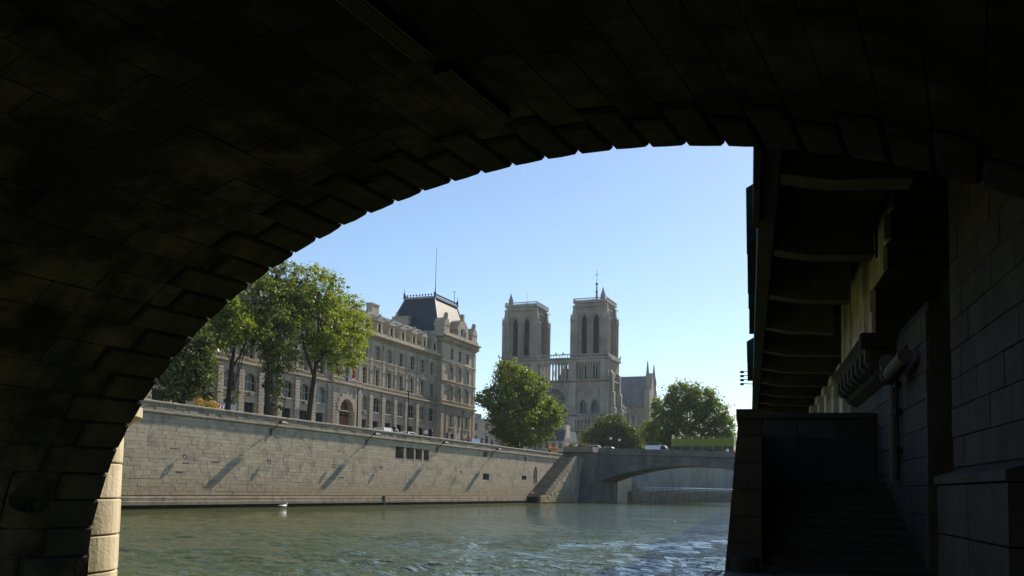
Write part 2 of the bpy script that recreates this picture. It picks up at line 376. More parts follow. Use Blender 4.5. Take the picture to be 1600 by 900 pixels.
# fan split so that the big sheet stays simple
for k in range(len(N_SHORE)-1):
    (xa, ya), (xb, yb) = N_SHORE[k], N_SHORE[k+1]
    m.poly([(xa, ya, 8.0), (xb, yb, 8.0), (xb, 600, 8.0), (xa, 600, 8.0)])
S_SHORE = [TL(-200, 4.6, 0)[:2], TL(12, 4.6, 0)[:2], TL(175, 4.6, 0)[:2], (240, 8), (600, -140), (690, -175)]
for k in range(len(S_SHORE)-1):
    (xa, ya), (xb, yb) = S_SHORE[k], S_SHORE[k+1]
    m.poly([(xa, ya, 8.0), (xb, yb, 8.0), (xb, -600, 8.0), (xa, -600, 8.0)])
struct(m.build('ground', M_DIRT))
m = MB()
import numpy as np
def river():
    """one sheet, finer near the quay; real wavelets with bump ripples on top"""
    rg = np.random.default_rng(4)
    rr = [0.4]
    while rr[-1] < 900: rr.append(rr[-1] + max(0.06, rr[-1]*(0.0085 if rr[-1] < 260 else .08)))
    aa = np.concatenate([np.linspace(-4, 62, 420), np.linspace(64, 354, 59)])*pi/180
    R_, A_ = np.meshgrid(np.array(rr), aa, indexing='ij'); X = R_*np.cos(A_); Y = R_*np.sin(A_)
    X = np.clip(X, -190, 690); Y = np.clip(Y, -590, 590)
    step = np.maximum(R_*.0085, .06); Z = np.zeros_like(X)
    for k in range(90):
        lam = 0.22*(1.7/0.22)**rg.random(); th = rg.normal()*0.75 + 0.5 + (pi if rg.random() < .3 else 0); ph = rg.random()*2*pi
        kx, ky = 2*pi/lam*cos(th), 2*pi/lam*sin(th)
        wob = .9*np.sin(X*.21*rg.random()+ph)+.9*np.sin(Y*.27*rg.random()+ph*2)
        amp = 0.0040*lam**0.68*np.clip((lam/step-2.2)/2.0, 0, 1)
        s = np.sin(kx*X+ky*Y+ph+wob); Z += amp*(s + .35*np.abs(s)*s)
    gust = .68+.40*np.sin(X*.045+1.3*np.sin(Y*.06))*np.sin(Y*.07+.8*np.sin(X*.03)); Z *= gust*1.15
    nr, na = X.shape; V = np.stack([X, Y, Z], -1).reshape(-1, 3)
    i = np.arange(nr-1)[:, None]*na; j = np.arange(na)[None, :]; j2 = (j+1) % na
    Q = np.stack([i+j, i+na+j, i+na+j2, i+j2], -1).reshape(-1, 4); n = len(Q)
    me = bpy.data.meshes.new('river_water'); me.vertices.add(len(V)); me.vertices.foreach_set('co', V.ravel())
    me.loops.add(4*n); me.loops.foreach_set('vertex_index', Q.ravel()); me.polygons.add(n)
    me.polygons.foreach_set('loop_start', np.arange(0, 4*n, 4)); me.polygons.foreach_set('loop_total', np.full(n, 4))
    me.polygons.foreach_set('use_smooth', np.ones(n, bool)); me.materials.append(M_WATER); me.update(calc_edges=True)
    return put('river_water', me)
struct(river())
m = MB(); m.box(58, 159, 59.6, 71.5, 8.0, 8.004); struct(m.build('quayside_road', M_ASPH))
m = MB(); m.box(58, 160, 55.9, 59.6, 8.004, 8.13); struct(m.build('river_pavement', M_PAVE))
m = MB(); m.box(58, 160, 71.5, 73.9, 8.004, 8.13); struct(m.build('building_pavement', M_PAVE))
m = MB(); m.box(162, 330, 58, 150, 8.0, 8.006); struct(m.build('cathedral_square', M_PAVE))
# low quay that the camera stands on
m = MB(TL); m.prism([(-0.5, 0.4), (-0.62, -1.5), (6, -1.5), (6, 0.4)], -30, 19.3, 'x'); 
struct(m.build('lower_quay', M_LBDARK))
m = MB(TL)
for k in range(40):
    t0 = 2 + (k//4)*1.75 + 0.0; s0 = -0.48 + (k % 4)*0.97
    m.box(t0+.01, t0+1.73, s0+.01, s0+.95, 0.398, 0.43+random.random()*.01)
o = m.build('lower_quay_paving', M_LBWALL); o['kind'] = 'structure'

# ------------------------------------------------------------------ near bridge
EA, EB, VC = 10.3, 7.22, 5.6
UE = 12.7
bridge = thing('stone_bridge', 'dark stone arch bridge overhead seen from beneath its vault', 'bridge', TB(-2, 17.4, 0), SK)
# equal-arc division of the intrados
tab = [0.0]; NN = 2000
for k in range(NN):
    p0, p1 = pi*k/NN, pi*(k+1)/NN
    tab.append(tab[-1] + sqrt((EA*(cos(p1)-cos(p0)))**2 + (EB*(sin(p1)-sin(p0)))**2))
def phi_at(s):
    import bisect
    k = bisect.bisect_left(tab, s*tab[-1]); k = min(max(k, 1), NN); return pi*k/NN
NV = 49
PH = [0.0] + [phi_at(k/NV) for k in range(1, NV)] + [pi]
def ipt(ph, off):
    nx, nz = cos(ph)/EA, sin(ph)/EB; l = sqrt(nx*nx+nz*nz)
    return VC + EA*cos(ph) + off*nx/l, EB*sin(ph) + off*nz/l
def cell(mb, pa, pb, u0, u1, off_b, off_f, g, c, rag=0.0):
    """one soffit stone between angles pa..pb and u0..u1, face at off_f"""
    da = g/8.8; dc = (g+c)/8.8
    def q(ph, u, off): v, z = ipt(ph, off); return mb.P(u, v, z)
    j = [(random.random()-.5)*rag for _ in range(8)]
    A = [q(pa+da, u0+g, off_b), q(pa+da, u1-g, off_b), q(pb-da, u1-g, off_b), q(pb-da, u0+g, off_b)]
    Bq = [q(pa+da, u0+g, off_f*.4), q(pa+da, u1-g, off_f*.4), q(pb-da, u1-g, off_f*.4), q(pb-da, u0+g, off_f*.4)]
    Cq = [q(pa+dc+j[0]/9, u0+g+c+j[1], off_f), q(pa+dc+j[2]/9, u1-g-c+j[3], off_f), q(pb-dc+j[4]/9, u1-g-c+j[5], off_f), q(pb-dc+j[6]/9, u0+g+c+j[7], off_f)]
    for k in range(4):
        n = (k+1) % 4; mb.F(A[k], A[n], Bq[n], Bq[k]); mb.F(Bq[k], Bq[n], Cq[n], Cq[k])
    mb.F(*Cq)
# body
m = MB(TB)
arches = [(-4.7, 15.9), (18.9, 39.5), (42.5, 55.0)]
def intr(v, a):
    c, w = (a[0]+a[1])/2, (a[1]-a[0])/2; q = (v-c)/w
    return EB*(w/10.3 if w > 8 else .85)*sqrt(max(1-q*q, 0))
cols = [(-14.0, -4.7, None)]
prev = -4.7
for a in arches:
    if a[0] > prev: cols.append((prev, a[0], None))
    N = 40
    for k in range(N):
        f0, f1 = (1-cos(pi*k/N))/2, (1-cos(pi*(k+1)/N))/2
        cols.append((a[0]+(a[1]-a[0])*f0, a[0]+(a[1]-a[0])*f1, a))
    prev = a[1]
cols.append((prev, 62.0, None))
def ztop(v): return 9.3 - 0.0009*(v-25)**2
UW = -17.3; UF = 12.62
for v0, v1, a in cols:
    b0, b1 = (-1.0, -1.0) if a is None else (intr(v0, a), intr(v1, a))
    for U in (UW, UF): m.poly([(U, v0, b0), (U, v1, b1), (U, v1, ztop(v1)), (U, v0, ztop(v0))])
    m.poly([(UW, v0, ztop(v0)), (UF, v0, ztop(v0)), (UF, v1, ztop(v1)), (UW, v1, ztop(v1))])
    if a is not None:
        e = 0.03
        m.poly([(UW, v0, b0+e), (UF, v0, b0+e), (UF, v1, b1+e), (UW, v1, b1+e)])
for a in arches:
    for vv in a: m.poly([(UW, vv, -1.0), (UF, vv, -1.0), (UF, vv, 0.1), (UW, vv, 0.1)])
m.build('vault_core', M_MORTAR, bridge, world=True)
m = MB(TB)
for U0, U1 in ((UW-.15, UW+.35), (UF-.35, UF+.15)):
    for v0, v1, a in cols: m.box(U0, U1, v0, v1, ztop(v0)-.25, ztop(v0)+1.0)
m.build('bridge_parapet', M_LBWALL, bridge, world=True)
# soffit stones: the nearest and largest as single parts, the rest as one joined part
rest = MB(TB); nb = 0
rl = [1.32 if k % 2 == 0 else 0.86 for k in range(NV)]
NICHE = (2, 4, 10.70, 11.65)     # courses, u-range taken by the mooring niche
for k in range(NV):
    uend = UE-.12-rl[k]-0.10
    u = uend; cuts = [uend]
    u = uend - (0.35+0.9*random.random())
    while u > UW: cuts.append(u); u -= 1.0+0.75*random.random()
    cuts.append(UW)
    for q in range(len(cuts)-1):
        u1, u0 = cuts[q], cuts[q+1]
        if NICHE[0] <= k < NICHE[1] and u1 > NICHE[2] and u0 < NICHE[3]:
            segs = [(u0, NICHE[2])] if u0 < NICHE[2]-.2 else []
            if u1 > NICHE[3]+.1: segs.append((NICHE[3], u1))
        else: segs = [(u0, u1)]
        for (s0, s1) in segs:
            face = -(0.008+0.010*random.random()) if random.random() > .04 else 0.010
            single = (k <= 37 and s1 > 4.0 and nb < 298)
            mb = MB(TB) if single else rest
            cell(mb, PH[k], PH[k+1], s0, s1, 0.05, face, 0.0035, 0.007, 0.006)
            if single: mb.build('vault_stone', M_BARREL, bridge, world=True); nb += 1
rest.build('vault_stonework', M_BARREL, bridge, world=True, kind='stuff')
# arch ring: alternating long and short voussoirs, standing proud of the vault
for k in range(NV):
    mb = MB(TB); L = rl[k]; g = 0.010/8.8
    pa, pb = PH[k]+g, PH[k+1]-g
    pr = -0.056-0.010*random.random(); ch = 0.038/8.8
    u0, u1 = UE-.12-L, UE
    prof = [ipt(pa, 0.75), ipt(pa, pr+0.045), ipt(pa+ch, pr), ipt((pa+pb)/2, pr-0.006), ipt(pb-ch, pr), ipt(pb, pr+0.045), ipt(pb, 0.75)]
    n = len(prof)
    # four rings: back edge chamfer, back, front, front edge chamfer
    us = [u0, u0+0.045, u1-0.03, u1]
    rings = []
    for j, uu in enumerate(us):
        p2 = prof if j in (1, 2) else [ipt(pa+g, 0.75), ipt(pa+g, pr+0.06), ipt(pa+ch*1.3, pr+0.04), ipt((pa+pb)/2, pr+0.035), ipt(pb-ch*1.3, pr+0.04), ipt(pb-g, pr+0.06), ipt(pb-g, 0.75)]
        rings.append([mb.P(uu + (random.random()-.5)*(0.03 if j > 1 else .05), v, z) for v, z in p2])
    for a, b in zip(rings, rings[1:]):
        for j in range(n): i = (j+1) % n; mb.F(a[j], a[i], b[i], b[j])
    mb.F(*rings[0][::-1]); mb.F(*rings[-1])
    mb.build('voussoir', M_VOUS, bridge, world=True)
# oval mooring niche in the pier wall: slab with an oval mouth, bowl behind, iron bar across
mb = MB(TB)
pv0, pz0 = ipt(PH[NICHE[0]], 0); pv1, pz1 = ipt(PH[NICHE[1]], 0)
uc, zc = (NICHE[2]+NICHE[3])/2, (pz0+pz1)/2
def nv(z, off): 
    f = (z-pz0)/(pz1-pz0); return pv0+(pv1-pv0)*f + off
hw, hh = (NICHE[3]-NICHE[2])/2-.01, (pz1-pz0)/2-.01
NQ = 24; ro = []; ri = []; rm = []; rb = []
for q in range(NQ):
    a = 2*pi*q/NQ; cx, cz = cos(a), sin(a)
    sc = 1/max(abs(cx)/hw, abs(cz)/hh)
    ro.append(mb.P(uc+cx*sc, nv(zc+cz*sc, -.02), zc+cz*sc))
    ri.append(mb.P(uc+cx*.43, nv(zc, -.03), zc+cz*.24))
    rm.append(mb.P(uc+cx*.37, nv(zc, .06), zc+cz*.20))
    rb.append(mb.P(uc+cx*.30, nv(zc, .26), zc+cz*.14))
for A, B in ((ro, ri), (ri, rm), (rm, rb)):
    for q in range(NQ): j = (q+1) % NQ; mb.F(A[q], A[j], B[j], B[q])
mb.F(*rb)
mb.build('mooring_niche', M_BARREL, bridge, world=True)
mb = MB(TB); mb.tube([(uc, nv(zc, .04), zc+.19), (uc, nv(zc, .02), zc-.19)], .022); mb.build('mooring_bar', M_IRON, bridge, world=True)
# rounded cutwater of the left pier, course by course, with its overhanging cap
CU, CV, CR = UE+.05, 17.44, 1.56
def cut_stone(name, prof, a0, a1, mm):
    mb = MB(TB); mb.lathe(CU, CV, prof, 7, a0, a1)
    mb.lathe(CU, CV, [(r-.12, z) for r, z in (prof[0], prof[-1])], 7, a0, a1)
    mb.build(name, mm, bridge, world=True, smooth=False)
zj = [-0.9, 0.18, 0.93, 1.68, 2.42, 3.12]
for i in range(5):
    z0, z1 = zj[i]+.012, zj[i+1]-.012; r = CR+(random.random()-.5)*.012
    edges = [-pi/2, -pi/2+(0.95 if i % 2 else 0.42), -pi/2+(1.9 if i % 2 else 1.45), pi/2-.5, pi/2]
    for a, b in zip(edges, edges[1:]):
        cut_stone('cutwater_stone', [(r-.10, z0-.004), (r-.035, z0), (r-.006, z0+.012), (r, z0+.025), (r+.002, (z0+z1)/2), (r, z1-.025), (r-.008, z1-.010), (r-.04, z1), (r-.1, z1+.004)], a+.003, b-.003, M_CUT)
mb = MB(TB); mb.lathe(CU, CV, [(CR-.10, -1), (CR-.10, 3.2)], 24, -pi/2, pi/2)
mb.poly([(UF, CV-CR+.1, -1), (CU, CV-CR+.1, -1), (CU, CV-CR+.1, 3.2), (UF, CV-CR+.1, 3.2)])
mb.build('cutwater_core', M_LBDARK, bridge, world=True)
mb = MB(TB)
mb.lathe(CU, CV, [(CR, 3.1), (CR+.05, 3.14), (CR+.10, 3.24), (CR+.22, 3.34), (CR+.34, 3.40), (CR+.36, 3.42), (CR+.36, 3.62), (CR+.34, 3.64)], 24, -pi/2, pi/2)
mb.lathe(CU, CV, [(CR+.34, 3.64), (CR+.30, 3.66), (CR+.30, 4.35), (CR+.30, 4.42)], 24, -pi/2, pi/2)
mb.lathe(CU, CV, [(CR+.30, 4.42), (CR+.0, 4.75), (0.9, 5.15), (0.05, 5.5)], 24, -pi/2, pi/2)
mb.build('cutwater_cap', M_CUT, bridge, world=True)

# strip lights along the crown of the vault
def strip_light(u0, u1, label):
    t = thing('strip_light', label, 'lamp', TB((u0+u1)/2, 5.72, 7.05), SK, 'strip lights under the vault')
    L = (u1-u0)/2
    mb = MB(); mb.box(-L, L, -.10, .10, 0.02, .12); mb.build('housing', M_MORTAR, t)
    for y in (-.13, .13):
        mb = MB(); mb.tube([(-L, y, .03), (L, y, .03)], .012, 8); mb.build('conduit', M_PIPE, t)
    mb = MB()
    mb.box(-.03, .03, -.16, .16, .05, .16); BK = mb.mesh('bracket', M_IRON)
    for x in (-L*.8, 0, L*.8): put('bracket', BK, t, (x, 0, 0))
    return t
strip_light(5.2, 8.92, 'long grey strip light on the vault crown, cut by the top edge of the photo')
strip_light(9.27, 10.95, 'shorter grey strip light on the vault crown, nearer the sky opening')

# ------------------------------------------------------------------ left bank (right side of the picture)
lbw = thing('embankment_wall', 'shaded stone embankment wall rising beside the stairs', 'wall', TL(18, 4.0, 0.4), LB)
def TW(x, y, z): return TL(x, y, z)
m = MB(TL)
m.box(12.9, 18.2, 3.62, 6.5, 0.3, 10.0)            # near panel under the arch edge
m.box(18.2, 19.5, 4.3, 6.5, 0.3, 10.0)             # dark slot
m.box(19.5, 31.5, 3.42, 6.5, 0.3, 5.9); m.box(19.5, 31.5, 4.41, 6.5, 5.9, 10.0); m.box(31.5, 120, 3.42, 6.5, 0.3, 8.6)             # main wall
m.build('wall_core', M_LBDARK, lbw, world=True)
def lstones(name, t0, t1, z0, z1, s, ch, la, lb_, single, mm=M_LBWALL, d=.035):
    n = max(1, round((z1-z0)/ch)); h = (z1-z0)/n; out = MB(TL)
    for j in range(n):
        x = t0 - random.random()*la
        while x < t1:
            l = la+random.random()*(lb_-la); a, b = max(x, t0), min(x+l, t1); x += l
            if b-a < .1: continue
            mb = MB(TL) if single else out
            mb.slab(a+.004, b-.004, z0+j*h+.004, z0+(j+1)*h-.004, s, d+(random.random()-.5)*.015, .01)
            if single: mb.build(name, mm, lbw, world=True)
    if not single: out.build(name+'work', mm, lbw, world=True, kind='stuff')
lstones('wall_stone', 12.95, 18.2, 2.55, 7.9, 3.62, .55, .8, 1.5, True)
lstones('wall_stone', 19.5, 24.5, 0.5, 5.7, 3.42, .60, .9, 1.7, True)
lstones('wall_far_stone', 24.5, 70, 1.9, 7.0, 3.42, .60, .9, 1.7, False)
# plinth block in front of the near panel
for (a, b) in ((13.3, 15.6), (15.62, 18.0)):
    for z0, z1 in ((0.43, 1.36), (1.38, 2.22)):
        mb = MB(TL); mb.box(a, b-.015, 3.28, 3.62, z0, z1-.01); mb.build('plinth_block', M_LBWALL, lbw, world=True)
mb = MB(TL); mb.prism([(3.24, 2.24), (3.24, 2.38), (3.62, 2.5), (3.62, 2.24)], 13.25, 18.05, 'x'); mb.build('plinth_coping', M_LBWALL, lbw, world=True)
mb = MB(TL); mb.box(19.3, 19.49, 3.36, 4.3, 2.3, 4.1); mb.build('corner_block', M_LBWALL, lbw, world=True)
# end-on return of the wall in courses (faces the viewer)
for z0 in [0.5+.6*k for k in range(9)]:
    mb = MB(TL); mb.box(19.46, 19.5, 3.43, 4.29, z0+.01, z0+.59); mb.build('return_stone', M_LBWALL, lbw, world=True)
# pilasters further along
for t in (33.5, 37.0, 40.5, 44.5, 49.0, 54.0):
    mb = MB(TL); mb.box(t, t+1.2, 3.12, 3.42, 0.5, 6.3); mb.box(t-.1, t+1.3, 3.02, 3.42, 6.3, 6.6); mb.build('pilaster', M_LBPALE, lbw, world=True)
# bay that corbels out over the stairs, daylight painted into its pale face
bay = thing('corbelled_bay', 'pale stained stone bay carried out on a dentilled cornice over the stairs', 'bay', TL(24, 3.4, 5.4), LB)
m = MB(TL)
for j in range(7): m.box([23.7, 23.7, 21.6, 21.1, 20.6, 20.1, 19.6][j]+.02, 31.5, 2.94, 4.4, 5.97+.54*j, 5.97+.54*(j+1))
m.build('bay_core', M_LBDARK, bay, world=True)
random.seed(21)
for j in range(7):
    z0 = 5.97+.54*j; TJ = [23.7, 23.7, 21.6, 21.1, 20.6, 20.1, 19.6][j]; x = TJ; first = True
    while x < 31.4:
        l = (0.55 if (j % 2 and first) else 0.85) if first else 1.1+random.random()*.9
        first = False; b = min(x+l, 31.5)
        mb = MB(TL); mb.slab(x+.004, b-.004, z0+.004, z0+.535, 2.94, .03+random.random()*.012, .012); mb.build('bay_stone', M_LBPALE, bay, world=True); x += l
    # quoins wrapping to the end face
    mb = MB(TL); w = 0.10 if j % 2 else 0.02; mb.box(TJ-.02-w, TJ+.03, 2.90-w*.6, 2.98, z0+.005, z0+.53); mb.build('quoin', M_LBPALE, bay, world=True)
    for (a, b) in ((2.985, 3.8), (3.81, 4.38)):
        mb = MB(TL); mb.box(TJ-.02, TJ+.03, a, b-.01, z0+.006, z0+.53); mb.build('end_stone', M_LBDARK, bay, world=True)  # dark colour stands in for shade on the bay's end face
mb = MB(TL)   # relief arch moulding on the bay face
cx, cz, rr = 26.6, 7.6, 1.9
pts = [(cx-rr, 2.88, 6.1)] + [(cx-rr*cos(pi*k/14), 2.88, cz+rr*sin(pi*k/14)*.72) for k in range(15)] + [(cx+rr, 2.88, 6.1)]
mb.tube(pts, .085, 6); mb.build('relief_arch', M_LBPALE, bay, world=True)
mb = MB(TL); mb.prism([(2.94, 5.95), (2.66, 5.95), (2.62, 5.86), (2.72, 5.78), (2.80, 5.66), (2.94, 5.62), (4.3, 5.62), (4.3, 5.95)], 23.5, 31.7, 'x'); mb.build('bay_cornice', M_LBWALL, bay, world=True)
for k in range(8):
    mb = MB(TL); t = 23.6+k*1.02; mb.prism([(2.74, 5.60), (2.74, 5.28), (2.86, 5.16), (3.44, 5.04), (3.44, 5.60)], t, t+.48, 'x'); mb.build('dentil', M_LBWALL, bay, world=True)
mb = MB(TL); mb.prism([(2.98, 5.24), (3.10, 5.02), (3.42, 4.86), (3.42, 5.24)], 23.4, 31.7, 'x'); mb.build('lower_moulding', M_LBDARK, bay, world=True)
for s0 in (2.78, 3.36, 3.94):
    mb = MB(TL); mb.box(23.42, 23.5, s0, s0+.30, 5.02, 5.58); mb.build('end_dentil', M_LBWALL, bay, world=True)
mb = MB(TL); mb.box(23.3, 23.72, 2.6, 4.3, 5.60, 5.94); mb.build('end_cornice', M_LBDARK, bay, world=True)

# cantilevered roadway over the stairs with its cross beams
can = thing('cantilevered_roadway', 'dark cantilevered quay roadway with deep cross beams over the stairs', 'walkway', TL(40, 3.4, 6.0), LB)
m = MB(TL); m.box(13.0, 31.5, 0.45, 2.55, 7.95, 8.25); m.box(31.5, 110, 0.45, 3.42, 7.95, 8.25); m.box(13.0, 31.5, 2.3, 4.6, 9.75, 9.9); m.box(13.0, 31.5, 2.3, 2.55, 8.25, 9.75); m.box(12.9, 13.1, 2.3, 4.6, 8, 9.9); m.box(31.5, 31.8, 2.3, 3.6, 7.9, 9.9); m.build('deck_slab_and_sun_cover', M_LBDARK, can, world=True)  # raised boxes over the bay slot added to keep sun and sky out
t = 15.6
for t in [15.2, 20.0, 24.6, 29.4, 34.2, 39.0, 43.8, 48.6, 53.4, 58.2, 63, 68, 73, 78, 83, 88, 93, 98]:
    mb = MB(TL)
    mb.prism([(0.5, 7.94), (0.5, 7.22), (0.8, 7.16), (1.3, 7.06), (1.9, 7.04), (2.5 if t < 30 else 3.4, 7.0), (2.5 if t < 30 else 3.4, 7.94)], t, t+.55, 'x')
    mb.build('cross_beam', M_BEAM, can, world=True)
for t0 in [13.0+4.8*k for k in range(20)]:
    mb = MB(TL); mb.box(t0+.01, t0+4.78, 0.16, 0.47, 7.2, 8.45); mb.build('fascia_beam', M_LBDARK, can, world=True)
for t0 in [14.2+4.8*k for k in range(12)]:
    mb = MB(TL)
    mb.tube([(t0, .49, 7.5), (t0, .49, 7.9)], .03, 5)
    mb.build('rib', M_GREY, can, world=True)
for t0 in [13.0+6*k for k in range(16)]:
    mb = MB(TL); mb.box(t0+.01, t0+5.98, 0.18, 0.50, 8.45, 9.35); mb.build('parapet_block', M_LBWALL, can, world=True)
m = MB(TL); m.box(13.62, 17.7, 0.06, 0.165, 7.05, 7.9); tag(m.build('hanging_panel', M_LBDARK), 'dark flat panel fixed to the outer edge of the roadway, nearest the arch', 'panel')
# green bookstall boxes overhanging the parapet
def bookstall(t0, t1, s0, zb, zt, label):
    o = thing('bookstall_box', label, 'bookstall', TL((t0+t1)/2, s0+.4, zb), LB, 'green bookstall boxes over the quay edge')
    L = (t1-t0)/2
    mb = MB(); mb.box(-L, L, -.4, .4, 0, zt-zb-.35); mb.build('case', M_GREEN, o)
    mb = MB(); mb.prism([(-.43, zt-zb-.33), (-.43, zt-zb-.25), (0, zt-zb), (.43, zt-zb-.25), (.43, zt-zb-.33)], -L-.03, L+.03, 'x'); mb.build('lid', M_GREEN, o)
    mb = MB()
    k = -L+.3
    while k < L: mb.box(k, k+.05, -.02, .02, -.12, .0) ; k += .9
    mb.build('foot', M_IRON, o)
    return o
bookstall(23.2, 29.4, -0.06, 8.30, 9.9, 'largest dark green bookstall box sticking out over the roadway edge')
bookstall(31.6, 37.2, -0.02, 8.35, 9.7, 'second dark green bookstall box along the roadway edge, smaller than the one before it')
bookstall(47.0, 54.0, -0.12, 8.5, 9.9, 'farthest dark green bookstall box, lowest on the dark edge against the sky')
# fittings that stick out against the sky
def spot_rack(t0, n, zc, dz, label):
    o = thing('lamp_rack', label, 'lamp rack', TL(t0, 0.15, zc), LB)
    for k in range(n):
        mb = MB(); mb.tube([(0, -.02, k*dz), (0, .45, k*dz+.03)], .018, 5); mb.build('arm', M_IRON, o)
        mb = MB(); mb.lathe(0, .5, [(0.02, k*dz-.055), (.09, k*dz-.045), (.09, k*dz+.05), (.02, k*dz+.06)], 8); mb.build('lamp_head', M_IRON, o)
    mb = MB(); mb.box(-.04, .04, -.02, .03, -.2, (n-1)*dz+.2); mb.build('rail', M_IRON, o)
    return o
spot_rack(44.0, 4, 7.15, .19, 'rack of four small dark lamps sticking out from the roadway edge against the sky')
spot_rack(46.5, 4, 5.75, .13, 'lower rack of thin dark arms sticking out just above the pillar top')

# stairs
st = thing('stone_stairs', 'dark stone stairs climbing away beneath the cantilevered roadway', 'stairs', TL(19.5, 1.8, 0.4), LB)
ST0, NS, RI, TR = 19.5, 12, 0.165, 0.515
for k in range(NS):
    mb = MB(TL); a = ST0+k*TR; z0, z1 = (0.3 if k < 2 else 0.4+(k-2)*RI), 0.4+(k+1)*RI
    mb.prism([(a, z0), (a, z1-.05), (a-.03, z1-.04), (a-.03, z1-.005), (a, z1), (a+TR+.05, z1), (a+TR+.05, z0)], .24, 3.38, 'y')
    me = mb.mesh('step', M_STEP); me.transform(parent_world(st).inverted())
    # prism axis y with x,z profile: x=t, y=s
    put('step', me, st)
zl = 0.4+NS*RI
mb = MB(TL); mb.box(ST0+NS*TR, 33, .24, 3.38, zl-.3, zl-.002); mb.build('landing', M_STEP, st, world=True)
for j in range(3):
    x = .26
    for q in range(3):
        w = 1.03
        mb = MB(TL); mb.box(26.9+.01*((j+q) % 2), 27.35, x+.006, x+w-.006, zl+.6*j+.006, zl+.6*(j+1)-.006); mb.build('landing_wall_stone', M_STEP, st, world=True); x += w+.002
mb = MB(TL); mb.box(26.82, 27.42, .25, 3.36, zl+1.8, zl+1.93); mb.build('landing_wall_coping', M_STEP, st, world=True)
# parapet pillar and river-side wall of the stairs
pil = thing('stair_parapet', 'blue-grey stone parapet pillar at the foot of the stairs, standing over the water', 'parapet', TL(19.5, 0, 0.4), LB)
def pb(t0, t1, z0, z1, g=0.006, name='parapet_stone', mm=M_LBWALL):
    f = lambda z: -0.53+(z+0.0)/3.74*0.32
    mb = MB(TL); a = [mb.P(t, s, z) for z in (z0+g, z1-g) for t, s in ((t0+g, f(z)), (t1-g, f(z)), (t1-g, .235), (t0+g, .235))]
    for q in ((0,1,2,3), (4,5,6,7), (0,1,5,4), (1,2,6,5), (2,3,7,6), (3,0,4,7)): mb.F(*[a[i] for i in q])
    mb.build(name, mm, pil, world=True)
zz = [-1.2, 0.38, 1.0, 1.55, 2.1, 2.65, 3.2, 3.56]
for j in range(7):
    ts = [19.3, 20.6, 22.4, 24.2, 26.0, 27.8] if j % 2 else [19.3, 21.2, 23.1, 25.0, 26.6, 27.8]
    for a, b in zip(ts, ts[1:]): pb(a, b, zz[j], zz[j+1])
mb = MB(TL); mb.box(19.22, 27.9, -.27, .275, 3.56, 3.74); mb.build('parapet_coping', M_LBWALL, pil, world=True)
mb = MB(TL); mb.lathe(19.25, -.09, [(.0, .78), (.26, .74), (.27, .70), (.27, -.5)], 10, pi*.5+LB*0, pi*1.5); mb.build('guard_stone', M_LBDARK, pil, world=True)
mb = MB(TL); mb.box(27.9, 120, -.45, .0, -1.2, 1.9); mb.box(27.9, 120, 0, 3.5, -1, 1.85); o = mb.build('far_lower_quay', M_LBDARK); struct(o)
# chalk scribble on a riser (unreadable strokes, as in the photograph)
mb = MB(TL); random.seed(5)
x = .38
for k in range(9):
    a = 19.5+3*TR-.034-.001; z0 = .4+3*RI+.035
    mb.tube([(a, x, z0+.10*random.random()), (a, x+.03+.04*random.random(), z0+.02+.08*random.random()), (a, x+.07, z0+.10*random.random())], .006, 4); x += .085+.02*random.random()
mb.build('chalk_marks', M_GREY, st, world=True)

# downpipe and the stub pipes under the bay
dp = thing('downpipe', 'thin cast iron downpipe running down the wall to the stairs', 'pipe', TL(23.0, 3.28, 2.4), LB)
mb = MB(TL); mb.tube([(23.0, 3.25, 2.35), (23.0, 3.25, 4.75)], .085, 10); mb.build('pipe', M_PIPE, dp, world=True)
for z in (2.9, 3.9, 4.4):
    mb = MB(TL); mb.tube([(23.0, 3.25, z), (23.0, 3.25, z+.1)], .115, 10); mb.build('collar', M_PIPE, dp, world=True)
mb = MB(TL); mb.tube([(23.0, 3.25, 4.7), (23.0, 3.22, 4.95), (22.7, 3.1, 5.02), (22.0, 3.0, 5.05)], [.10, .13, .17, .17], 10); mb.build('elbow', M_PIPE, dp, world=True)
bp = thing('waste_pipe', 'fat grey pipe stub slung under the bay cornice', 'pipe', TL(21.0, 3.05, 4.75), LB)
mb = MB(TL); mb.tube([(20.2, 3.12, 4.92), (21.7, 3.02, 4.72)], .16, 14); mb.build('pipe', M_PIPE, bp, world=True)
mb = MB(TL); mb.tube([(21.68, 3.02, 4.722), (21.9, 3.01, 4.69)], .19, 14); mb.build('flange', M_LBWALL, bp, world=True)
mb = MB(TL); mb.tube([(20.6, 3.12, 4.9), (20.6, 3.2, 5.2)], .03, 6); mb.tube([(21.5, 3.03, 4.75), (21.5, 3.1, 5.2)], .03, 6); mb.build('hanger', M_IRON, bp, world=True)
cb = thing('cable', 'dark cable with clips hanging beside the downpipe', 'cable', TL(22.5, 3.3, 2.4), LB)
mb = MB(TL); mb.tube([(22.6, 3.3, 2.4), (22.6, 3.3, 3.4), (22.55, 3.28, 4.1), (22.6, 3.3, 4.8)], .03, 6); mb.build('conduit', M_IRON, cb, world=True)
mb = MB(TL)
for z in (3.0, 3.9, 4.5): mb.box(22.5, 22.7, 3.24, 3.4, z, z+.14)
mb.build('clip', M_IRON, cb, world=True)
